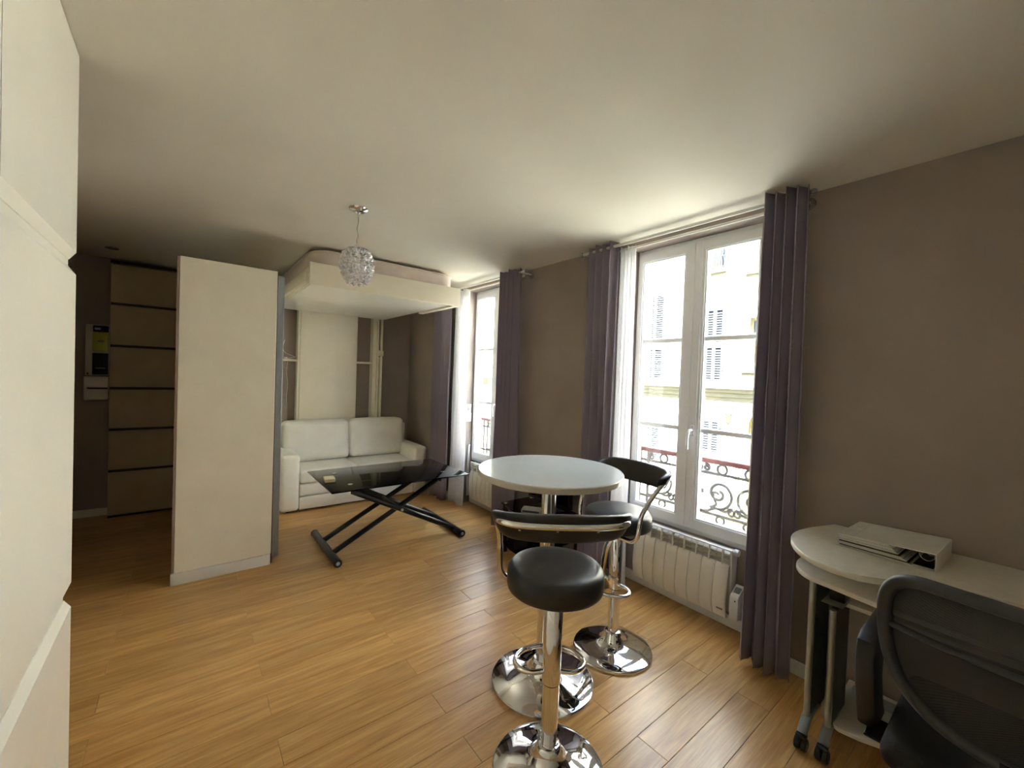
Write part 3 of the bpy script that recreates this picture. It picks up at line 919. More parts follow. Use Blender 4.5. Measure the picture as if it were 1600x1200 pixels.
# ------------------------------------------------------------------ high bar table
bt = thing('bar_table', 'round white bar table on chrome pedestal, between the two black bar stools', 'bar table', (1.354, 1.398, 0))
TX, TY, BTZ = 1.354, 1.398, 1.010
G().lathe([(0.0, -0.028), (0.334, -0.028), (0.338, -0.024), (0.338, -0.004), (0.3355, -0.0015), (0.0, -0.0015)], 96, (TX, TY, BTZ), 'z').obj('edge_core', 'edge_band', bt)
G().lathe([(0.0, -0.0014), (0.3350, -0.0014), (0.3345, 0.0), (0.0, 0.0)], 96, (TX, TY, BTZ)).obj('top_surface', 'white_gloss', bt)
G().lathe([(0.0, 0.960), (0.11, 0.960), (0.13, 0.9815), (0.0, 0.9815)], 40, (TX, TY, 0)).obj('mount_plate', 'chrome', bt)
G().lathe([(0.0, 0.05), (0.034, 0.05), (0.034, 0.960), (0.0, 0.960)], 32, (TX, TY, 0)).obj('column', 'chrome', bt)
base_prof = [(0.0, 0.0005), (0.98, 0.0005), (1.0, 0.004), (0.995, 0.012), (0.97, 0.016), (0.70, 0.026), (0.45, 0.038), (0.33, 0.050), (0.27, 0.064), (0.235, 0.085), (0.21, 0.100), (0.17, 0.106), (0.0, 0.106)]
G().lathe([(r * 0.240, z) for r, z in base_prof], 72, (TX, TY, 0)).obj('base', 'chrome', bt)


# ------------------------------------------------------------------ bar stools
def make_stool(name, label, loc, rz, lift=0.0):
    s = thing(name, label, 'bar stool', loc, rz, 'black bar stools at the high table', local=True)
    G().lathe([(r * 0.205, z) for r, z in base_prof], 72).obj('base', 'chrome', s)
    G().lathe([(0.0, 0.10), (0.0285, 0.10), (0.0285, 0.185), (0.0, 0.185)], 32).obj('piston', 'chrome', s)
    G().lathe([(0.0, 0.183), (0.0305, 0.183), (0.0305, 0.330), (0.0, 0.330)], 32).obj('lower_column', 'chrome', s)
    G().lathe([(0.0, 0.330), (0.032, 0.330), (0.032, 0.334), (0.0, 0.334)], 32).obj('ring', 'black_metal', s)
    G().lathe([(0.0, 0.334), (0.034, 0.334), (0.034, 0.60), (0.030, 0.605), (0.030, 0.655 + lift), (0.0, 0.655 + lift)], 32).obj('upper_column', 'chrome', s)
    # footrest loop in front of the column
    half = [(-0.028, 0.012), (-0.075, 0.004), (-0.118, 0.026), (-0.130, 0.075), (-0.095, 0.125), (-0.045, 0.150)]
    pts = [(x, y, 0.362) for x, y in half] + [(0, 0.156, 0.362)] + [(-x, y, 0.362) for x, y in reversed(half)]
    G().tube(smooth_path(pts, 6), 0.0095, 10).obj('footrest', 'chrome', s)
    # seat
    prof = [(0.0, 0.662), (0.165, 0.662), (0.177, 0.664), (0.184, 0.670), (0.187, 0.682), (0.187, 0.702), (0.186, 0.720), (0.182, 0.733), (0.173, 0.743), (0.158, 0.748), (0.12, 0.751), (0.06, 0.752), (0.0, 0.752)]
    G().lathe([(r * 0.937, z + 0.004 + lift) for r, z in prof], 64).obj('seat', 'black_leather', s)
    G().lathe([(0.0, 0.640 + lift), (0.07, 0.640 + lift), (0.10, 0.6655 + lift), (0.0, 0.6655 + lift)], 24).obj('swivel_plate', 'black_metal', s)
    G().tube([(0.03, 0.02, 0.645 + lift), (0.12, 0.10, 0.632 + lift), (0.15, 0.13, 0.622 + lift)], 0.006, 8).obj('lever', 'chrome', s)
    # back bow of chrome tube: under the seat, up both sides and across the back
    h2 = [(-0.03, 0.085, 0.652), (-0.130, 0.085, 0.650), (-0.170, 0.085, 0.656), (-0.195, 0.083, 0.684), (-0.200, 0.077, 0.738), (-0.202, 0.060, 0.792),
          (-0.206, 0.015, 0.848), (-0.213, -0.045, 0.906), (-0.217, -0.097, 0.941), (-0.206, -0.146, 0.954), (-0.165, -0.176, 0.955), (-0.09, -0.190, 0.955)]
    pts = h2 + [(0, -0.194, 0.955)] + [(-x, y, z) for x, y, z in reversed(h2)]
    G().tube(smooth_path([(x, y, z + lift) for x, y, z in pts], 6), 0.0115, 12).obj('back_bow', 'chrome', s)
    # padded backrest: rounded section swept along the bow
    plan = [(-0.206, -0.048), (-0.211, -0.080), (-0.200, -0.113), (-0.165, -0.140), (-0.09, -0.157), (0, -0.161), (0.09, -0.157), (0.165, -0.140), (0.200, -0.113), (0.211, -0.080), (0.206, -0.048)]
    path = smooth_path([(x, y, 0) for x, y in plan], 5)
    m_ = len(path)
    vs, fs = [], []
    sec = 20
    for i, p in enumerate(path):
        u = -1 + 2 * i / (m_ - 1)
        t = (path[min(i + 1, m_ - 1)] - path[max(i - 1, 0)]).normalized()
        nrm = Vector((t.y, -t.x, 0))
        endf = max(0.0, 1 - abs(u) ** 10) ** 0.5
        hh = (0.053 - 0.027 * u * u) * (0.15 + 0.85 * endf)
        th = 0.021 * (0.15 + 0.85 * endf)
        zc = 0.938 - 0.004 * u * u + lift
        for k in range(sec):
            a = 2 * PI * k / sec
            ca, sa = math.cos(a), math.sin(a)
            e = 0.55
            du = th * math.copysign(abs(ca) ** e, ca)
            dz = hh * math.copysign(abs(sa) ** e, sa)
            lean = 0.42 * dz
            q = p + nrm * (du + lean)
            vs.append((q.x, q.y, zc + dz))
    for i in range(m_ - 1):
        for k in range(sec):
            k2 = (k + 1) % sec
            fs.append((i * sec + k, i * sec + k2, (i + 1) * sec + k2, (i + 1) * sec + k))
    fs.append(tuple(reversed(range(sec))))
    fs.append(tuple((m_ - 1) * sec + k for k in range(sec)))
    G().add(vs, fs).obj('backrest', 'black_leather', s, smooth=60)
    for x in (-0.15, -0.03, 0.10):
        yb = -0.193 + 0.3 * x * x
        G().lathe([(0.0, 0.938), (0.004, 0.939), (0.005, 0.943), (0.0, 0.944)], 10, (x, yb, lift)).obj('screw', 'chrome', s)
    return s


make_stool('bar_stool', 'black padded bar stool nearest the camera, its back turned this way', (1.065, 1.052, 0), math.radians(-35.7), 0.014)
make_stool('bar_stool', 'black padded bar stool by the near window, beyond the round table', (1.817, 1.348, 0), math.radians(86))

# ------------------------------------------------------------------ curtains, sheers and rods
def curtain(name, label, cat, mat, x, ya, yb, z0, z1, folds, amp, group, flare=0.0, seed=0, thick=0.003, parts=True):
    rnd = random.Random(seed)
    t = thing(name, label, cat, (x, (ya + yb) / 2, 0), group=group)
    nu, nz = folds * 14, 26
    ph = [rnd.uniform(-0.5, 0.5) for _ in range(folds * 2 + 2)]
    am = [rnd.uniform(0.75, 1.15) for _ in range(folds * 2 + 2)]
    vs, fs = [], []
    for j in range(nz + 1):
        w = j / nz
        z = z0 + (z1 - z0) * w
        for i in range(nu + 1):
            u = i / nu
            k = u * folds * 2
            kk = int(min(k, folds * 2 - 1))
            s = math.sin(k * PI)
            low = (1 - w)
            ax = amp * (0.55 * am[kk] + 0.45 * am[min(kk + 1, len(am) - 1)]) * s
            ax += 0.012 * low * math.sin(u * 7 + seed) + 0.006 * low * math.sin(z * 5 + u * 20 + seed)
            y = ya + (yb - ya) * u + low * flare * (u - 0.5) + 0.012 * low * ph[kk] * math.sin(k * PI * 0.5)
            # lean the folds like a pinched S
            y += 0.35 * amp * math.sin(2 * k * PI) * 0.5
            zz_ = z + (0.006 * math.sin(u * 13 + seed) if j == nz else 0) - (0.010 * math.sin(u * 9 + seed) * low if j == 0 else 0)
            vs.append((x + ax, y, zz_))
    for j in range(nz):
        for i in range(nu):
            a = j * (nu + 1) + i
            fs.append((a, a + 1, a + nu + 2, a + nu + 1))
    o = G().add(vs, fs).obj('cloth', mat, t, smooth=80)
    sd = o.modifiers.new('thickness', 'SOLIDIFY'); sd.thickness = thick; sd.offset = 0
    return t


XC, XS = 2.318, 2.372
curtain('curtain', 'purple-grey eyelet curtain beside the white desk, right of near window', 'curtain', 'curtain', 2.285, 0.690, 0.874, 0.022, 2.392, 4, 0.039, 'purple-grey curtains', 0.035, 3)
curtain('curtain', 'purple-grey eyelet curtain on left side of the near window', 'curtain', 'curtain', XC, 1.805, 2.055, 0.022, 2.392, 4, 0.038, 'purple-grey curtains', -0.02, 5)
curtain('curtain', 'dark purple-grey curtain on right side of the far window', 'curtain', 'curtain', 2.300, 2.850, 3.115, 0.022, 2.392, 4, 0.039, 'purple-grey curtains', 0.05, 8)
curtain('curtain', 'violet curtain in the corner beside the sofa, left of far window', 'curtain', 'curtain', 2.285, 4.02, 4.34, 0.022, 2.392, 4, 0.039, 'purple-grey curtains', 0.0, 11)
curtain('sheer_curtain', 'white sheer curtain gathered at left of the near window', 'sheer curtain', 'sheer', XS, 1.705, 1.815, 0.020, 2.352, 4, 0.020, 'white sheers', 0.02, 14, 0.0012)
curtain('sheer_curtain', 'white sheer curtain gathered beside the violet curtain at far window', 'sheer curtain', 'sheer', XS - 0.02, 3.760, 4.000, 0.020, 2.352, 5, 0.024, 'white sheers', 0.03, 17, 0.0012)


def rod(name, label, ya, yb):
    t = thing(name, label, 'curtain rod', (XC, (ya + yb) / 2, 2.36))
    G().tube([(XC, ya, 2.362), (XC, yb, 2.362)], 0.010, 14).obj('front_rod', 'trim', t)
    G().tube([(XS, ya + 0.06, 2.340), (XS, yb - 0.06, 2.340)], 0.008, 12).obj('back_rod', 'trim', t)
    for y, s in ((ya, -1), (yb, 1)):
        G().lathe([(0.0, 0.0), (0.012, 0.002), (0.017, 0.012), (0.017, 0.022), (0.011, 0.032), (0.0, 0.034)], 20, (XC, y - (0.034 if s < 0 else 0.0), 2.362), 'y').obj('finial', 'crystal', t)
        yy = y - s * 0.025
        br = G().lathe([(0.0, 0.0), (0.030, 0.0), (0.030, 0.004), (0.022, 0.008), (0.0, 0.008)], 24, (XW - 0.0085, yy, 2.345), 'x').obj('bracket_disc', 'crystal', t)
        G().tube([(XW - 0.004, yy, 2.352), (XC - 0.002, yy, 2.352)], 0.006, 8).obj('bracket_arm', 'trim', t)
    return t


rod('curtain_rod', 'white double curtain rod with clear finials above the near window', 0.700, 2.120)
rod('curtain_rod', 'white double curtain rod with clear finials above the far window', 2.800, 4.420)


# ------------------------------------------------------------------ electric radiators under the windows
def radiator(label, ya, yb, n, side_box):
    """eight curved fins; control box on the low-y side"""
    t = thing('radiator', label, 'radiator', (2.48, (ya + yb) / 2, 0.09), group='white electric radiators under the windows')
    w = (yb - ya) / n
    G().bbox(2.512, 2.534, ya - 0.012, yb + 0.004, 0.105, 0.474, 0.003, 1).obj('back_body', 'radiator_in', t)
    G().bbox(2.468, 2.488, ya - 0.014, yb + 0.006, 0.4745, 0.484, 0.003, 2).obj('top_bar', 'radiator', t)
    G().lathe([(0.0, 0.0), (0.018, 0.0), (0.020, 0.004), (0.020, 0.022), (0.0, 0.024)], 20, (2.508, ya - 0.038, 0.467), 'y').obj('end_plug', 'trim', t)
    for i in range(n):
        a, b = ya + i * w + 0.0012, ya + (i + 1) * w - 0.0012
        # curved fin: bows towards the room, edge slightly waved
        rows = [0.088, 0.100, 0.13, 0.18, 0.24, 0.30, 0.35, 0.380, 0.395, 0.402]
        vs, fs = [], []
        m_ = len(rows)
        for z in rows:
            tt = (z - 0.088) / 0.314
            bow = 0.016 * math.sin(PI * min(1, tt)) ** 0.8
            tip = -0.030 * max(0, (tt - 0.88) / 0.12) ** 2 - 0.006 * max(0, (0.06 - tt) / 0.06)
            wav = 0.0035 * math.sin(2 * PI * tt)
            xf = 2.462 - bow - tip * -1 if False else 2.462 - bow - tip
            for (yy, dx) in ((a, 0.006), (a + 0.006, 0.0), (b - 0.006, 0.0), (b, 0.006)):
                vs.append((xf + dx, yy + wav, z))
            for (yy, dx) in ((b, 0.012), (a, 0.012)):
                vs.append((xf + dx, yy + wav, z))
        for r in range(m_ - 1):
            for k in range(6):
                k2 = (k + 1) % 6
                fs.append((r * 6 + k, r * 6 + k2, (r + 1) * 6 + k2, (r + 1) * 6 + k))
        fs.append(tuple(range(6))); fs.append(tuple((m_ - 1) * 6 + k for k in range(6)))
        f = G().add(vs, fs).obj('fin', 'radiator', t, smooth=50)
        # vertical rib and louvres behind each fin, showing above it
        yc = (a + b) / 2
        rb_ = G().box(2.470, 2.5115, yc - 0.0035, yc + 0.0035, 0.11, 0.474).obj('rib', 'radiator', t, smooth=0)
        for z in (0.365, 0.395, 0.425, 0.452):
            lv = G()
            for (c, d) in ((a, yc - 0.004), (yc + 0.004, b)):
                pass
            poly = [(2.478, z), (2.484, z - 0.012), (2.511, z + 0.004), (2.511, z + 0.016), (2.492, z + 0.012)]
            lv.prism(poly, a + 0.0005, yc - 0.004, axis='y')
            lv.obj('louvre', 'radiator_in', rb_, smooth=30)
            G().prism(poly, yc + 0.004, b - 0.0005, axis='y').obj('louvre', 'radiator_in', rb_, smooth=30)
    # side cheek
    G().prism([(2.470, 0.474), (2.545, 0.474), (2.545, 0.105), (2.520, 0.100), (2.485, 0.13), (2.480, 0.36)], ya - 0.013, ya - 0.004, axis='y').obj('side_cheek', 'radiator', t, smooth=0)
    G().prism([(2.470, 0.474), (2.545, 0.474), (2.545, 0.105), (2.520, 0.100), (2.485, 0.13), (2.480, 0.36)], yb + 0.001, yb + 0.008, axis='y').obj('side_cheek', 'radiator', t, smooth=0)
    G().box(2.4445, 2.4475, ya + 0.014, ya + 0.050, 0.135, 0.143).obj('badge', 'grey_plate', t, smooth=0)
    for y in (ya + 0.1, yb - 0.1):
        G().box(2.5345, 2.5595, y - 0.02, y + 0.02, 0.20, 0.30).obj('wall_bracket', 'grey_plate', t, smooth=0)
    if side_box:
        c = G().prism([(2.436, 0.115), (2.520, 0.095), (2.520, 0.285), (2.448, 0.250), (2.436, 0.235)], ya - 0.072, ya - 0.026, axis='y', b=0.004).obj('control_box', 'trim', t)
        # slanted display on its top
        vs = [(2.462, ya - 0.066, 0.2575), (2.462, ya - 0.034, 0.2575), (2.500, ya - 0.034, 0.276), (2.500, ya - 0.066, 0.276)]
        vs += [(x - 0.001, y, z + 0.002) for x, y, z in vs]
        G().add(vs, [(0, 1, 2, 3), (4, 5, 6, 7), (0, 1, 5, 4), (1, 2, 6, 5), (2, 3, 7, 6), (3, 0, 4, 7)]).obj('display', 'lcd', c, smooth=0)
        G().lathe([(0.0, 0.0), (0.004, 0.0), (0.004, 0.002), (0.0, 0.002)], 12, (2.435, ya - 0.056, 0.222), 'x').obj('button', 'black_plastic', c)
    return t


radiator('white finned electric radiator with control box, under the near window', 1.050, 1.680, 8, True)
radiator('white finned electric radiator under the far window, behind the round table', 3.170, 3.800, 8, True)

sw = thing('switch_pair', 'pair of white shutter switches on brown reveal of far window', 'switch', (2.50, 3.925, 1.0))
G().bbox(2.462, 2.528, 3.914, 3.9295, 1.020, 1.108, 0.004).obj('switch_plate', 'trim', sw)
G().bbox(2.462, 2.532, 3.910, 3.9295, 0.915, 1.012, 0.004).obj('switch_plate', 'trim', sw)
G().bbox(2.478, 2.512, 3.908, 3.9135, 1.040, 1.088, 0.002).obj('rocker', 'grey_plate', sw)
G().bbox(2.478, 2.514, 3.904, 3.9095, 0.938, 0.990, 0.002).obj('rocker', 'trim', sw)
tr = thing('cable_trunking', 'short white cable trunking low on reveal beside the far radiator', 'trunking', (2.52, 3.925, 0.3))
G().bbox(2.505, 2.530, 3.914, 3.9295, 0.075, 0.640, 0.003).obj('channel', 'trim', tr)
G().bbox(2.503, 2.532, 3.911, 3.9295, 0.6405, 0.652, 0.002).obj('end_cap', 'trim', tr)

# ------------------------------------------------------------------ television corner behind the table
ts = thing('tv_stand', 'black glass TV stand with rounded shelves, on floor between the windows', 'TV stand', (2.2, 2.36, 0))


def stand_outline(x0, x1, ya, yb, sag):
    pts = [(x1, ya), (x1, yb)]
    for s in range(13):
        u = s / 12
        y = yb + (ya - yb) * u
        pts.append((x0 - sag * math.sin(PI * u) + 0.0, y))
    return pts


for z, xx in ((0.385, 2.06), (0.215, 2.08), (0.075, 2.06)):
    G().prism(stand_outline(xx, 2.398, 2.085, 2.690, 0.05), z, z + 0.010, b=0.0).obj('shelf', 'black_glass', ts, smooth=30)
for (x, y) in ((2.085, 2.655), (2.085, 2.120), (2.365, 2.655), (2.365, 2.120)):
    G().lathe([(0.0, 0.0005), (0.024, 0.0005), (0.024, 0.395), (0.0, 0.395)], 20, (x, y, 0)).obj('post', 'black_metal', ts)
    G().lathe([(0.0, 0.3955), (0.020, 0.3955), (0.018, 0.402), (0.0, 0.403)], 20, (x, y, 0)).obj('cap', 'chrome', ts)
tv = thing('television', 'small black flat television on the black glass stand, half hidden by table', 'television', (2.25, 2.36, 0.3955))
G().prism([(2.215, 2.25), (2.33, 2.23), (2.33, 2.49), (2.215, 2.47)], 0.3955, 0.406, b=0.002).obj('base', 'black_plastic', tv)
G().bbox(2.262, 2.282, 2.33, 2.39, 0.4061, 0.48, 0.004).obj('neck', 'black_plastic', tv)
sc_ = G().bbox(2.240, 2.280, 2.095, 2.560, 0.455, 0.735, 0.006).obj('casing', 'black_plastic', tv)
G().box(2.2385, 2.2399, 2.112, 2.543, 0.478, 0.720).obj('screen', 'black_glass', sc_, smooth=0)
dv = thing('set_top_box', 'silver set-top box lying askew on black glass stand, before the television', 'set-top box', (2.122, 2.375, 0.3952), rz=math.radians(38), local=True)
G().bbox(-0.048, 0.048, -0.075, 0.075, 0.0005, 0.026, 0.003).obj('case', 'silver', dv)
G().bbox(-0.0505, -0.0482, -0.066, 0.066, 0.005, 0.021, 0.001, 1).obj('front_panel', 'black_plastic', dv)

# ------------------------------------------------------------------ desk
dk = thing('desk', 'white rolling computer desk with oval end, against the right wall', 'desk', (2.1, 0.1, 0))
front = [(2.264, 0.606), (2.150, 0.628), (2.051, 0.622), (1.950, 0.583), (1.868, 0.521), (1.822, 0.445), (1.820, 0.365), (1.868, 0.290), (1.930, 0.215), (1.985, 0.130), (2.010, 0.0), (2.010, -0.14), (1.985, -0.27), (1.930, -0.355), (1.868, -0.43), (1.820, -0.505), (1.822, -0.585), (1.868, -0.66), (1.95, -0.72), (2.05, -0.76), (2.15, -0.766), (2.264, -0.745)]
fp = [(v.x, v.y) for v in smooth_path([(a, b, 0) for a, b in front], 5)]
top = [(2.404, -0.70), (2.404, 0.555)] + fp
G().prism(top, 0.778, 0.800, b=0.004).obj('desktop', 'desk_white', dk, smooth=50)
tray = [(2.30, -0.62), (2.30, 0.555), (2.202, 0.590), (2.125, 0.603), (2.045, 0.597), (1.980, 0.566), (1.942, 0.520), (1.930, 0.455), (1.915, 0.38), (1.900, 0.30), (1.89, 0.20), (1.885, 0.05), (1.885, -0.15), (1.90, -0.40), (1.95, -0.55), (2.05, -0.62)]
tp = [(v.x, v.y) for v in smooth_path([(a, b, 0) for a, b in tray[1:]], 4)]
G().prism([tray[0]] + tp, 0.676, 0.696, b=0.004).obj('keyboard_tray', 'desk_white', dk, smooth=50)
G().bbox(2.06, 2.30, -0.20, 0.43, 0.575, 0.593, 0.004).obj('middle_shelf', 'desk_white', dk)
low = [(2.385, 0.47), (2.07, 0.455), (2.020, 0.445), (2.008, 0.420), (2.020, 0.36), (2.07, 0.24), (2.09, 0.12), (2.09, -0.45), (2.385, -0.47)]
G().prism(low, 0.105, 0.122, b=0.003).obj('bottom_shelf', 'desk_white', dk, smooth=50)
G().bbox(2.27, 2.31, 0.20, 0.44, 0.1225, 0.150, 0.006).obj('shelf_stop', 'caster_grey', dk)
for (yy, xf, top_z) in ((0.520, 1.990, 0.674), (0.452, 1.995, 0.574), (-0.53, 1.99, 0.674)):
    # flat leg: silver front tube with a dark perforated web behind it
    lg = G().bbox(xf + 0.0115, xf + 0.190, yy - 0.012, yy + 0.012, 0.10, top_z, 0.006).obj('leg_web', 'dark_perf', dk)
    G().tube([(xf, yy, 0.10), (xf, yy, top_z)], 0.0110, 14).obj('leg_tube', 'desk_metal', lg)
    ft = G().tube(smooth_path([(xf + 0.10, yy, 0.115), (xf + 0.02, yy, 0.108), (xf - 0.02, yy, 0.088), (xf - 0.045, yy, 0.062)], 5), 0.017, 14).obj('foot', 'caster_grey', dk)
    for s in (-1, 1):
        G().lathe([(0.0, 0.0), (0.020, 0.0), (0.0245, 0.004), (0.0245, 0.014), (0.020, 0.018), (0.0, 0.018)], 24, (xf - 0.050, yy + (0.003 if s > 0 else -0.021), 0.0255), 'y').obj('caster_wheel', 'black_plastic', ft)
    G().bbox(xf - 0.064, xf - 0.036, yy - 0.018, yy + 0.018, 0.0515, 0.064, 0.004).obj('caster_fork', 'black_plastic', ft)
for yy in (0.505, -0.53):
    G().bbox(2.18, 2.25, yy - 0.015, yy + 0.015, 0.020, 0.677, 0.005).obj('rear_leg', 'desk_metal', dk)
    G().bbox(2.16, 2.27, yy - 0.016, yy + 0.016, 0.697, 0.777, 0.005).obj('riser', 'dark_perf', dk)
G().bbox(2.03, 2.10, 0.425, 0.475, 0.596, 0.64, 0.005).obj('slide_block', 'black_plastic', dk)
G().bbox(1.985, 2.10, 0.420, 0.490, 0.5935, 0.5955, 0.0008, 1).obj('slide_plate', 'desk_metal', dk)

# ring binder lying on the desk
rbn = thing('ring_binder', 'white lever-arch binder full of papers lying on the desk', 'binder', (2.22, 0.32, 0.8), rz=math.radians(-3), local=True)
G().bbox(-0.135, 0.135, -0.135, 0.150, 0.0006, 0.004, 0.001, 1).obj('bottom_cover', 'binder', rbn)
vs = [(-0.135, -0.135, 0.064), (0.135, -0.135, 0.064), (0.135, 0.145, 0.046), (-0.135, 0.145, 0.046)]
vs += [(x, y, z + 0.0035) for x, y, z in vs]
G().add(vs, [(0, 3, 2, 1), (4, 5, 6, 7), (0, 1, 5, 4), (1, 2, 6, 5), (2, 3, 7, 6), (3, 0, 4, 7)]).obj('top_cover', 'binder', rbn, smooth=0)
G().bbox(-0.135, 0.135, -0.139, -0.1352, 0.0006, 0.0675, 0.001, 1).obj('spine', 'binder', rbn)
for i in range(12):
    z = 0.005 + i * 0.0044
    dx = random.uniform(-0.008, 0.004)
    dy = random.uniform(-0.004, 0.012)
    y0, y1 = -0.075 + 0.006 * i, 0.140 + dy
    drop = 0.12 * i * 0.0044
    vs = [(-0.137 + dx, y0, z), (0.120 + dx, y0, z), (0.120 + dx, y1, z - drop), (-0.137 + dx, y1, z - drop)]
    vs += [(x, y, q + 0.0034) for x, y, q in vs]
    G().add(vs, [(0, 3, 2, 1), (4, 5, 6, 7), (0, 1, 5, 4), (1, 2, 6, 5), (2, 3, 7, 6), (3, 0, 4, 7)]).obj('paper_sheaf', 'paper' if i not in (1, 5) else 'dark_brown', rbn, smooth=0)
for x in (-0.04, 0.04):
    G().tube([(x, -0.10 + 0.022 * math.cos(2 * PI * i / 16), 0.034 + 0.026 * math.sin(2 * PI * i / 16)) for i in range(16)], 0.0022, 6, closed=True).obj('ring', 'chrome', rbn)
G().bbox(-0.11, 0.11, -0.128, -0.072, 0.0045, 0.0070, 0.001, 1).obj('mechanism', 'black_metal', rbn)

# ------------------------------------------------------------------ office chair
oc = thing('office_chair', 'black mesh-back office chair pushed up to the white desk', 'office chair', (1.70, -0.01, 0))
CYC = -0.005
# back frame: rounded closed loop, leaning a little
def back_pt(y, z):
    return (1.435 + 0.10 * (0.97 - z) * (1 if z > 0.75 else 1) + 0.10 * (abs(y - CYC) / 0.23) ** 2 * 0.5, y, z)


half = [(0.0, 0.958), (0.10, 0.958), (0.17, 0.953), (0.210, 0.932), (0.230, 0.890), (0.233, 0.830), (0.226, 0.755), (0.205, 0.690), (0.165, 0.640), (0.10, 0.605), (0.0, 0.592)]
loop = [back_pt(CYC + a, z) for a, z in half] + [back_pt(CYC - a, z) for a, z in reversed(half[1:-1])]
lp_ = smooth_path(loop, 4, closed=True)
G().tube(lp_, 0.0165, 12, closed=True).obj('back_frame', 'chair_frame', oc)
# mesh skin
nv, nh = 22, 18
vs, fs = [], []
for i in range(nv + 1):
    z = 0.600 + (0.952 - 0.600) * i / nv
    # half width at this height from the outline
    hw = 0.0
    for (a0, z0), (a1, z1) in zip(half[:-1], half[1:]):
        if (z0 - z) * (z1 - z) <= 0 and z0 != z1:
            hw = max(hw, a0 + (a1 - a0) * (z - z0) / (z1 - z0))
    for j in range(nh + 1):
        y = CYC + hw * (-1 + 2 * j / nh)
        vs.append(back_pt(y, z))
for i in range(nv):
    for j in range(nh):
        a = i * (nh + 1) + j
        fs.append((a, a + 1, a + nh + 2, a + nh + 1))
G().add(vs, fs).obj('mesh_panel', 'chair_mesh', oc, smooth=80)
G().tube(smooth_path([back_pt(CYC + a, 0.815) for a in (0.228, 0.15, 0.07, 0, -0.07, -0.15, -0.228)], 4), 0.009, 10).obj('lumbar_bar', 'chair_frame', oc)
G().tube(smooth_path([(1.475, CYC, 0.60), (1.455, CYC, 0.54), (1.47, CYC, 0.46), (1.56, CYC, 0.415), (1.68, CYC, 0.41)], 6), 0.026, 12).obj('back_stem', 'black_plastic', oc)
G().soft(1.475, 1.93, -0.235, 0.225, 0.425, 0.505, 0.036, (0, 0, 0.012), 8).obj('seat', 'chair_seat', oc)
G().bbox(1.52, 1.89, -0.19, 0.18, 0.405, 0.4245, 0.006).obj('seat_pan', 'black_plastic', oc)
for s in (1, -1):
    yy = CYC + s * 0.285
    ya_ = CYC + s * 0.20
    # broad curved arm plate rising from the seat pan
    prof_ = [(1.66, 0.405), (1.63, 0.47), (1.600, 0.56), (1.590, 0.64), (1.604, 0.688), (1.645, 0.706), (1.84, 0.706), (1.852, 0.697), (1.845, 0.686), (1.74, 0.672), (1.700, 0.63), (1.690, 0.56), (1.720, 0.47), (1.77, 0.405)]
    am_ = G().prism(prof_, yy - 0.024, yy + 0.024, axis='y', b=0.009).obj('armrest', 'black_plastic', oc)
    G().bbox(1.62, 1.73, min(ya_, yy), max(ya_, yy), 0.398, 0.4045, 0.002, 1).obj('arm_bracket', 'black_plastic', oc)
G().lathe([(0.0, 0.10), (0.026, 0.10), (0.026, 0.28), (0.018, 0.282), (0.018, 0.404), (0.0, 0.404)], 20, (1.70, CYC, 0)).obj('gas_lift', 'black_metal', oc)
for k in range(5):
    a = 2 * PI * k / 5 + 0.3
    ca, sa = math.cos(a), math.sin(a)
    lg = G().tube([(1.70 + 0.02 * ca, CYC + 0.02 * sa, 0.115), (1.70 + 0.15 * ca, CYC + 0.15 * sa, 0.095), (1.70 + 0.27 * ca, CYC + 0.27 * sa, 0.072)], [0.026, 0.022, 0.016], 10).obj('base_arm', 'black_plastic', oc)
    G().lathe([(0.0, -0.02), (0.020, -0.02), (0.0245, -0.014), (0.0245, 0.014), (0.020, 0.02), (0.0, 0.02)], 20, (1.70 + 0.265 * ca, CYC + 0.265 * sa, 0.0255), 'y').obj('caster', 'black_plastic', lg)

# ------------------------------------------------------------------ outside: railings
def spiral(cy_, cz_, r0, r1, a0, turns, n=34):
    out = []
    for i in range(n + 1):
        t = i / n
        r = r0 + (r1 - r0) * t ** 0.8
        a = a0 + turns * 2 * PI * t
        out.append((cy_ + r * math.cos(a), cz_ + r * math.sin(a)))
    return out


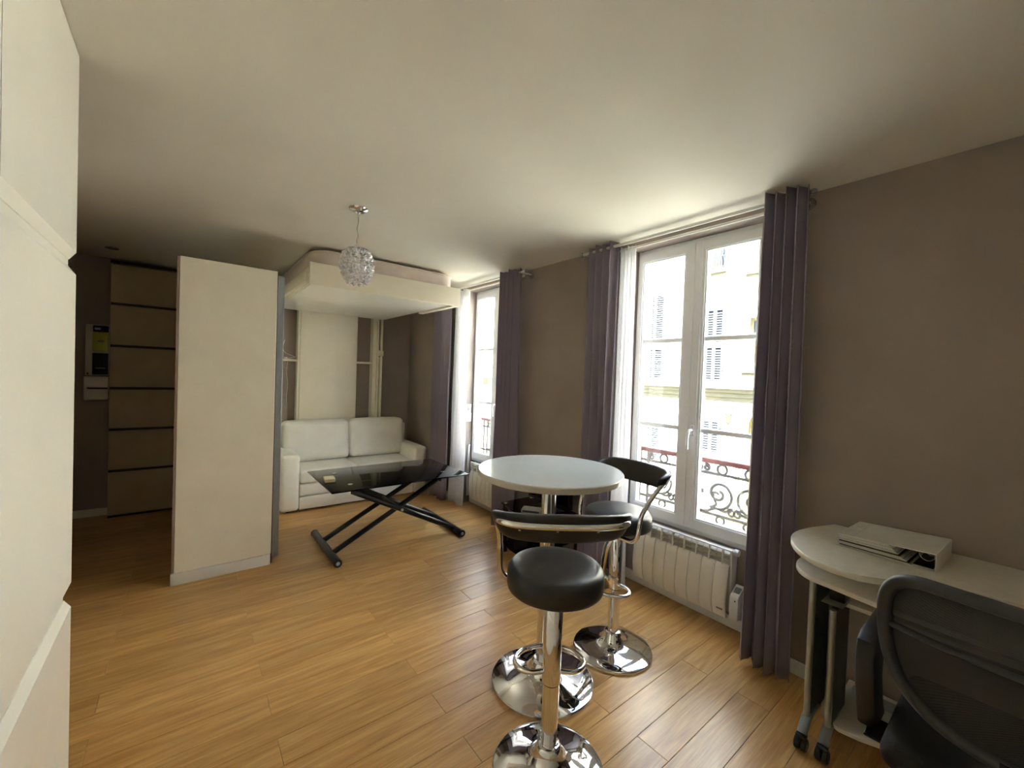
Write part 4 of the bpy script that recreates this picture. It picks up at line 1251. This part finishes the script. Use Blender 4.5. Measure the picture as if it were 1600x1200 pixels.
def railing(label, ya, yb, xr=2.79):
    t = thing('window_railing', label, 'railing', (xr, (ya + yb) / 2, 0.5), group='window railings')
    G().bbox(xr - 0.022, xr + 0.022, ya, yb, 0.902, 0.936, 0.008, 2).obj('handrail', 'red_rail', t)
    for z in (0.836, 0.562):
        G().box(xr - 0.006, xr + 0.006, ya, yb, z - 0.009, z + 0.009).obj('rail_bar', 'iron', t, smooth=0)
    for y in (yb - 0.085, yb - 0.155, ya + 0.085, ya + 0.155):
        G().box(xr - 0.0065, xr + 0.0065, y - 0.010, y + 0.010, 0.50, 0.902).obj('baluster', 'iron', t, smooth=0)
    G().box(xr - 0.008, xr + 0.008, ya, yb, 0.496, 0.506).obj('bottom_bar', 'iron', t, smooth=0)
    for y, s in ((yb, 1), (ya, -1)):
        for z in (0.836, 0.506):
            G().tube([(xr, y - s * 0.01, z), (xr, y + s * 0.01, z), (XO - 0.005, y + s * 0.01, z)], 0.006, 6).obj('wall_hook', 'iron', t)
    ia, ib = ya + 0.155, yb - 0.155
    ncell = 4
    w = (ib - ia) / ncell
    R = 0.108

    def put(name, pts, r=0.0100, r2=None):
        m_ = len(pts)
        rad = [r + ((r2 if r2 else r) - r) * i / (m_ - 1) for i in range(m_)]
        G().tube([(xr, p, q) for p, q in pts], rad, 6).obj(name, 'iron', t)
    for c in range(ncell):
        yc = ia + (c + 0.5) * w
        s = 1 if c % 2 == 0 else -1
        # big volute curling inward, mirrored in neighbouring cells
        sp_ = spiral(0, 0, R, 0.016, -PI / 2 - 0.5, 1.55, 46)
        put('volute', [(yc + s * (p + 0.004), 0.705 + q) for p, q in sp_], 0.0098, 0.0110)
        # leaf branch rising from the volute's foot
        put('branch', [(yc + s * p, q) for p, q in [(v.x, v.y) for v in smooth_path([(-0.05, 0.606, 0), (-0.012, 0.632, 0), (-0.055 + 0.03, 0.665, 0), (-0.035, 0.70, 0), (-0.012, 0.712, 0), (0.004, 0.700, 0)], 5)]], 0.0105, 0.008)
        put('small_scroll', [(yc + s * (p + 0.085), 0.598 + q) for p, q in spiral(0, 0, 0.030, 0.008, 2.4, -1.2, 20)], 0.0085)
        put('foot_sweep', [(yc + s * p, q) for p, q in [(v.x, v.y) for v in smooth_path([(-0.125, 0.568, 0), (-0.07, 0.578, 0), (-0.01, 0.606, 0), (0.05, 0.600, 0), (0.10, 0.628, 0)], 5)]], 0.0100)
        # circle under the handrail
        G().tube([(xr, yc + s * 0.02 + 0.030 * math.cos(2 * PI * i / 22), 0.870 + 0.0305 * math.sin(2 * PI * i / 22)) for i in range(22)], 0.0082, 6, closed=True).obj('circle', 'iron', t)
        G().tube([(xr, yc + s * 0.02 + 0.026 * math.cos(2 * PI * i / 22), 0.533 + 0.0255 * math.sin(2 * PI * i / 22)) for i in range(22)], 0.0082, 6, closed=True).obj('circle', 'iron', t)
        put('top_scroll', [(yc - s * (0.085 + p), 0.868 + q) for p, q in spiral(0, 0, 0.026, 0.006, 1.2, 1.3, 20)], 0.0080)
        if c < ncell - 1 and c % 2 == 1:
            G().lathe([(0.0, -0.014), (0.009, -0.014), (0.009, 0.014), (0.0, 0.014)], 10, (xr, ia + (c + 1) * w, 0.705), 'z').obj('collar', 'iron', t)
    return t


railing('scrolled iron railing with red handrail outside the near window', 0.80, 1.960)
railing('scrolled iron railing with red handrail outside the far window', 2.92, 4.110)

# ------------------------------------------------------------------ outside: street and facing building
struct(G().box(XO, 9.5, -25, 45, -1.75, -1.5).obj('street_ground', 'street', smooth=0))
FX = 9.5
fb = thing('facing_building', 'cream rendered building with shutters and cornice across the street', 'building', (FX, 4.5, -1.5))
holes = [(3.05, 3.89, 1.78, 2.90), (4.41, 5.20, 4.05, 5.90), (3.05, 3.89, 3.90, 5.70), (3.16, 3.90, -1.5, 0.90), (7.6, 8.4, 1.6, 3.4), (11.5, 12.3, 1.6, 3.4), (15.5, 16.3, 1.6, 3.4)]
ys = sorted({-25.0, 45.0} | {h[0] for h in holes} | {h[1] for h in holes})
zs = sorted({-1.5, 8.0} | {h[2] for h in holes} | {h[3] for h in holes})
G().cells([FX, FX + 0.35], ys, zs, lambda x, y, z: not any(a < y < b and c < z < d for a, b, c, d in holes)).obj('wall', 'facade', fb, smooth=0)
G().box(FX + 0.36, FX + 0.50, -25, 45, -1.5, 8.0).obj('inner_wall', 'arch_stone', fb, smooth=0)
for (a, b, c, d) in holes:
    if c < -1:
        continue
    wi = G().cells([FX + 0.16, FX + 0.22], [a, a + 0.07, b - 0.07, b], [c, c + 0.08, d - 0.07, d], lambda x, y, z, a=a, b=b, c=c, d=d: not (a + 0.07 < y < b - 0.07 and c + 0.08 < z < d - 0.07)).obj('window_frame', 'cornice', fb, smooth=0)
    G().box(FX + 0.19, FX + 0.20, a + 0.07, b - 0.07, c + 0.08, d - 0.07).obj('window_pane', 'window_dark', wi, smooth=0)
    G().bbox(FX + 0.17, FX + 0.215, (a + b) / 2 - 0.03, (a + b) / 2 + 0.03, c + 0.08, d - 0.07, 0.005, 1).obj('mullion', 'cornice', wi)
    G().bbox(FX - 0.10, FX + 0.15, a - 0.06, b + 0.06, c - 0.10, c - 0.002, 0.015, 2).obj('sill', 'cornice', fb)
    G().bbox(FX - 0.05, FX + 0.0, a - 0.06, b + 0.06, c - 0.15, c - 0.101, 0.01, 1).obj('sill_moulding', 'cornice', fb)
# string-course cornice: stepped bands
for (z0, z1, out) in ((1.32, 1.40, 0.24), (1.24, 1.319, 0.17), (1.14, 1.239, 0.10), (1.04, 1.139, 0.05), (0.88, 0.905, 0.03)):
    G().bbox(FX - out, FX, -24.9, 44.9, z0, z1, 0.006, 1).obj('cornice_band', 'cornice', fb)
# arched doorway
cy_a, r_a, zs_a = 3.53, 0.37, 0.53
for s in (-1, 1):
    poly = [(cy_a + s * r_a, zs_a)] + [(cy_a + s * r_a * math.cos(t * PI / 20), zs_a + r_a * math.sin(t * PI / 20)) for t in range(1, 11)] + [(cy_a + s * r_a, zs_a + r_a)]
    G().prism(poly, FX + 0.001, FX + 0.349, axis='x').obj('arch_spandrel', 'facade', fb, smooth=20)
arc_o = [(cy_a + 0.45 * math.cos(t * PI / 24), zs_a + 0.45 * math.sin(t * PI / 24)) for t in range(25)]
arc_i = [(cy_a + 0.375 * math.cos(t * PI / 24), zs_a + 0.375 * math.sin(t * PI / 24)) for t in range(25)]
G().prism([(cy_a + 0.45, -1.49)] + arc_o + [(cy_a - 0.45, -1.49), (cy_a - 0.375, -1.49)] + list(reversed(arc_i)) + [(cy_a + 0.375, -1.49)], FX - 0.05, FX - 0.001, axis='x').obj('arch_surround', 'cornice', fb, smooth=20)
G().bbox(FX - 0.35, FX + 0.3, 3.0, 4.15, -1.499, -1.32, 0.01, 1).obj('door_step', 'arch_stone', fb)
G().bbox(FX - 0.06, FX - 0.001, 4.04, 4.10, -1.49, 0.87, 0.01, 1).obj('drain_pipe', 'facade', fb)
# shutters: bi-fold slatted leaves
def shutter(ya, yb, z0, z1, solid_to=None):
    sh = G().cells([FX - 0.045, FX - 0.002], [ya, ya + 0.035, yb - 0.035, yb], [z0, z0 + 0.06, z1 - 0.05, z1], lambda x, y, z: not (ya + 0.035 < y < yb - 0.035 and z0 + 0.06 < z < z1 - 0.05)).obj('shutter', 'shutter', fb, smooth=0)
    G().box(FX - 0.006, FX - 0.003, ya + 0.035, yb - 0.035, z0 + 0.06, z1 - 0.05).obj('slat_gap_shade', 'shutter_gap', sh, smooth=0)  # dark sheet: shade between the slats put in as colour
    zz_ = z0 + 0.06
    if solid_to:
        G().box(FX - 0.030, FX - 0.0065, ya + 0.035, yb - 0.035, z0 + 0.06, solid_to).obj('shutter_panel', 'shutter', sh, smooth=0)
        zz_ = solid_to + 0.01
    g = G()
    while zz_ < z1 - 0.08:
        g.add([(FX - 0.040, ya + 0.035, zz_), (FX - 0.040, yb - 0.035, zz_), (FX - 0.012, yb - 0.035, zz_ + 0.030), (FX - 0.012, ya + 0.035, zz_ + 0.030),
               (FX - 0.040, ya + 0.035, zz_ + 0.010), (FX - 0.040, yb - 0.035, zz_ + 0.010), (FX - 0.012, yb - 0.035, zz_ + 0.040), (FX - 0.012, ya + 0.035, zz_ + 0.040)],
              [(0, 1, 2, 3), (4, 7, 6, 5), (0, 4, 5, 1), (1, 5, 6, 2), (2, 6, 7, 3), (3, 7, 4, 0)])
        zz_ += 0.055
    sl = g.obj('slats', 'shutter', sh, smooth=0)
    sl['kind'] = 'stuff'


for (a, b) in ((6.115, 6.23), (5.85, 6.11)):
    shutter(a, b, 2.30, 3.66); shutter(a, b, 1.45, 2.295)
    shutter(a, b, -1.1, 0.28, -0.55)
for (a, b) in ((4.575, 4.775), (4.37, 4.57)):
    shutter(a, b, 2.30, 3.15); shutter(a, b, 1.45, 2.295)
    shutter(a, b, -1.1, 0.60, -0.12)
for (y, z) in ((5.80, 2.9), (4.33, 2.6), (5.80, 1.75), (4.33, 1.75), (5.73, 0.14), (4.33, 0.45), (4.33, -0.65)):
    G().bbox(FX - 0.06, FX - 0.001, y - 0.012, y + 0.012, z - 0.05, z + 0.05, 0.004, 1).obj('shutter_catch', 'iron', fb)
# balconet on the upper window
bl = G().bbox(FX - 0.12, FX - 0.08, 4.36, 5.25, 4.50, 4.545, 0.008, 1).obj('balconet_rail', 'red_rail', fb)
for i in range(15):
    y = 4.39 + i * 0.06
    G().tube([(FX - 0.10, y, 4.06), (FX - 0.10, y, 4.20), (FX - 0.10, y + 0.02, 4.28), (FX - 0.10, y - 0.02, 4.38), (FX - 0.10, y, 4.50)], 0.011, 5).obj('balconet_bar', 'iron_dark', bl)
G().box(FX - 0.11, FX - 0.09, 4.36, 5.25, 4.30, 4.325).obj('balconet_bar', 'iron_dark', bl, smooth=0)
G().box(FX - 0.11, FX - 0.09, 4.36, 5.25, 4.06, 4.085).obj('balconet_bar', 'iron_dark', bl, smooth=0)

ln = thing('street_lantern', 'old wall lantern on a bracket beside the yellow arched doorway', 'lantern', (FX - 0.2, 4.08, 0.6))
G().tube(smooth_path([(FX - 0.001, 4.08, 0.86), (FX - 0.10, 4.08, 0.95), (FX - 0.22, 4.08, 0.93), (FX - 0.26, 4.08, 0.86)], 5), 0.014, 8).obj('bracket', 'lantern', ln)
G().lathe([(0.0, 0.86), (0.03, 0.86), (0.085, 0.80), (0.088, 0.79), (0.0, 0.79)], 6, (FX - 0.26, 4.08, 0)).obj('roof', 'lantern', ln)
G().lathe([(0.0, 0.789), (0.075, 0.789), (0.045, 0.60), (0.0, 0.60)], 6, (FX - 0.26, 4.08, 0)).obj('glazing', 'window_dark', ln)
G().lathe([(0.0, 0.599), (0.05, 0.599), (0.03, 0.57), (0.008, 0.55), (0.008, 0.50), (0.0, 0.49)], 6, (FX - 0.26, 4.08, 0)).obj('finial', 'lantern', ln)
for o in bpy.data.objects:
    if '_local' in o:
        del o['_local']
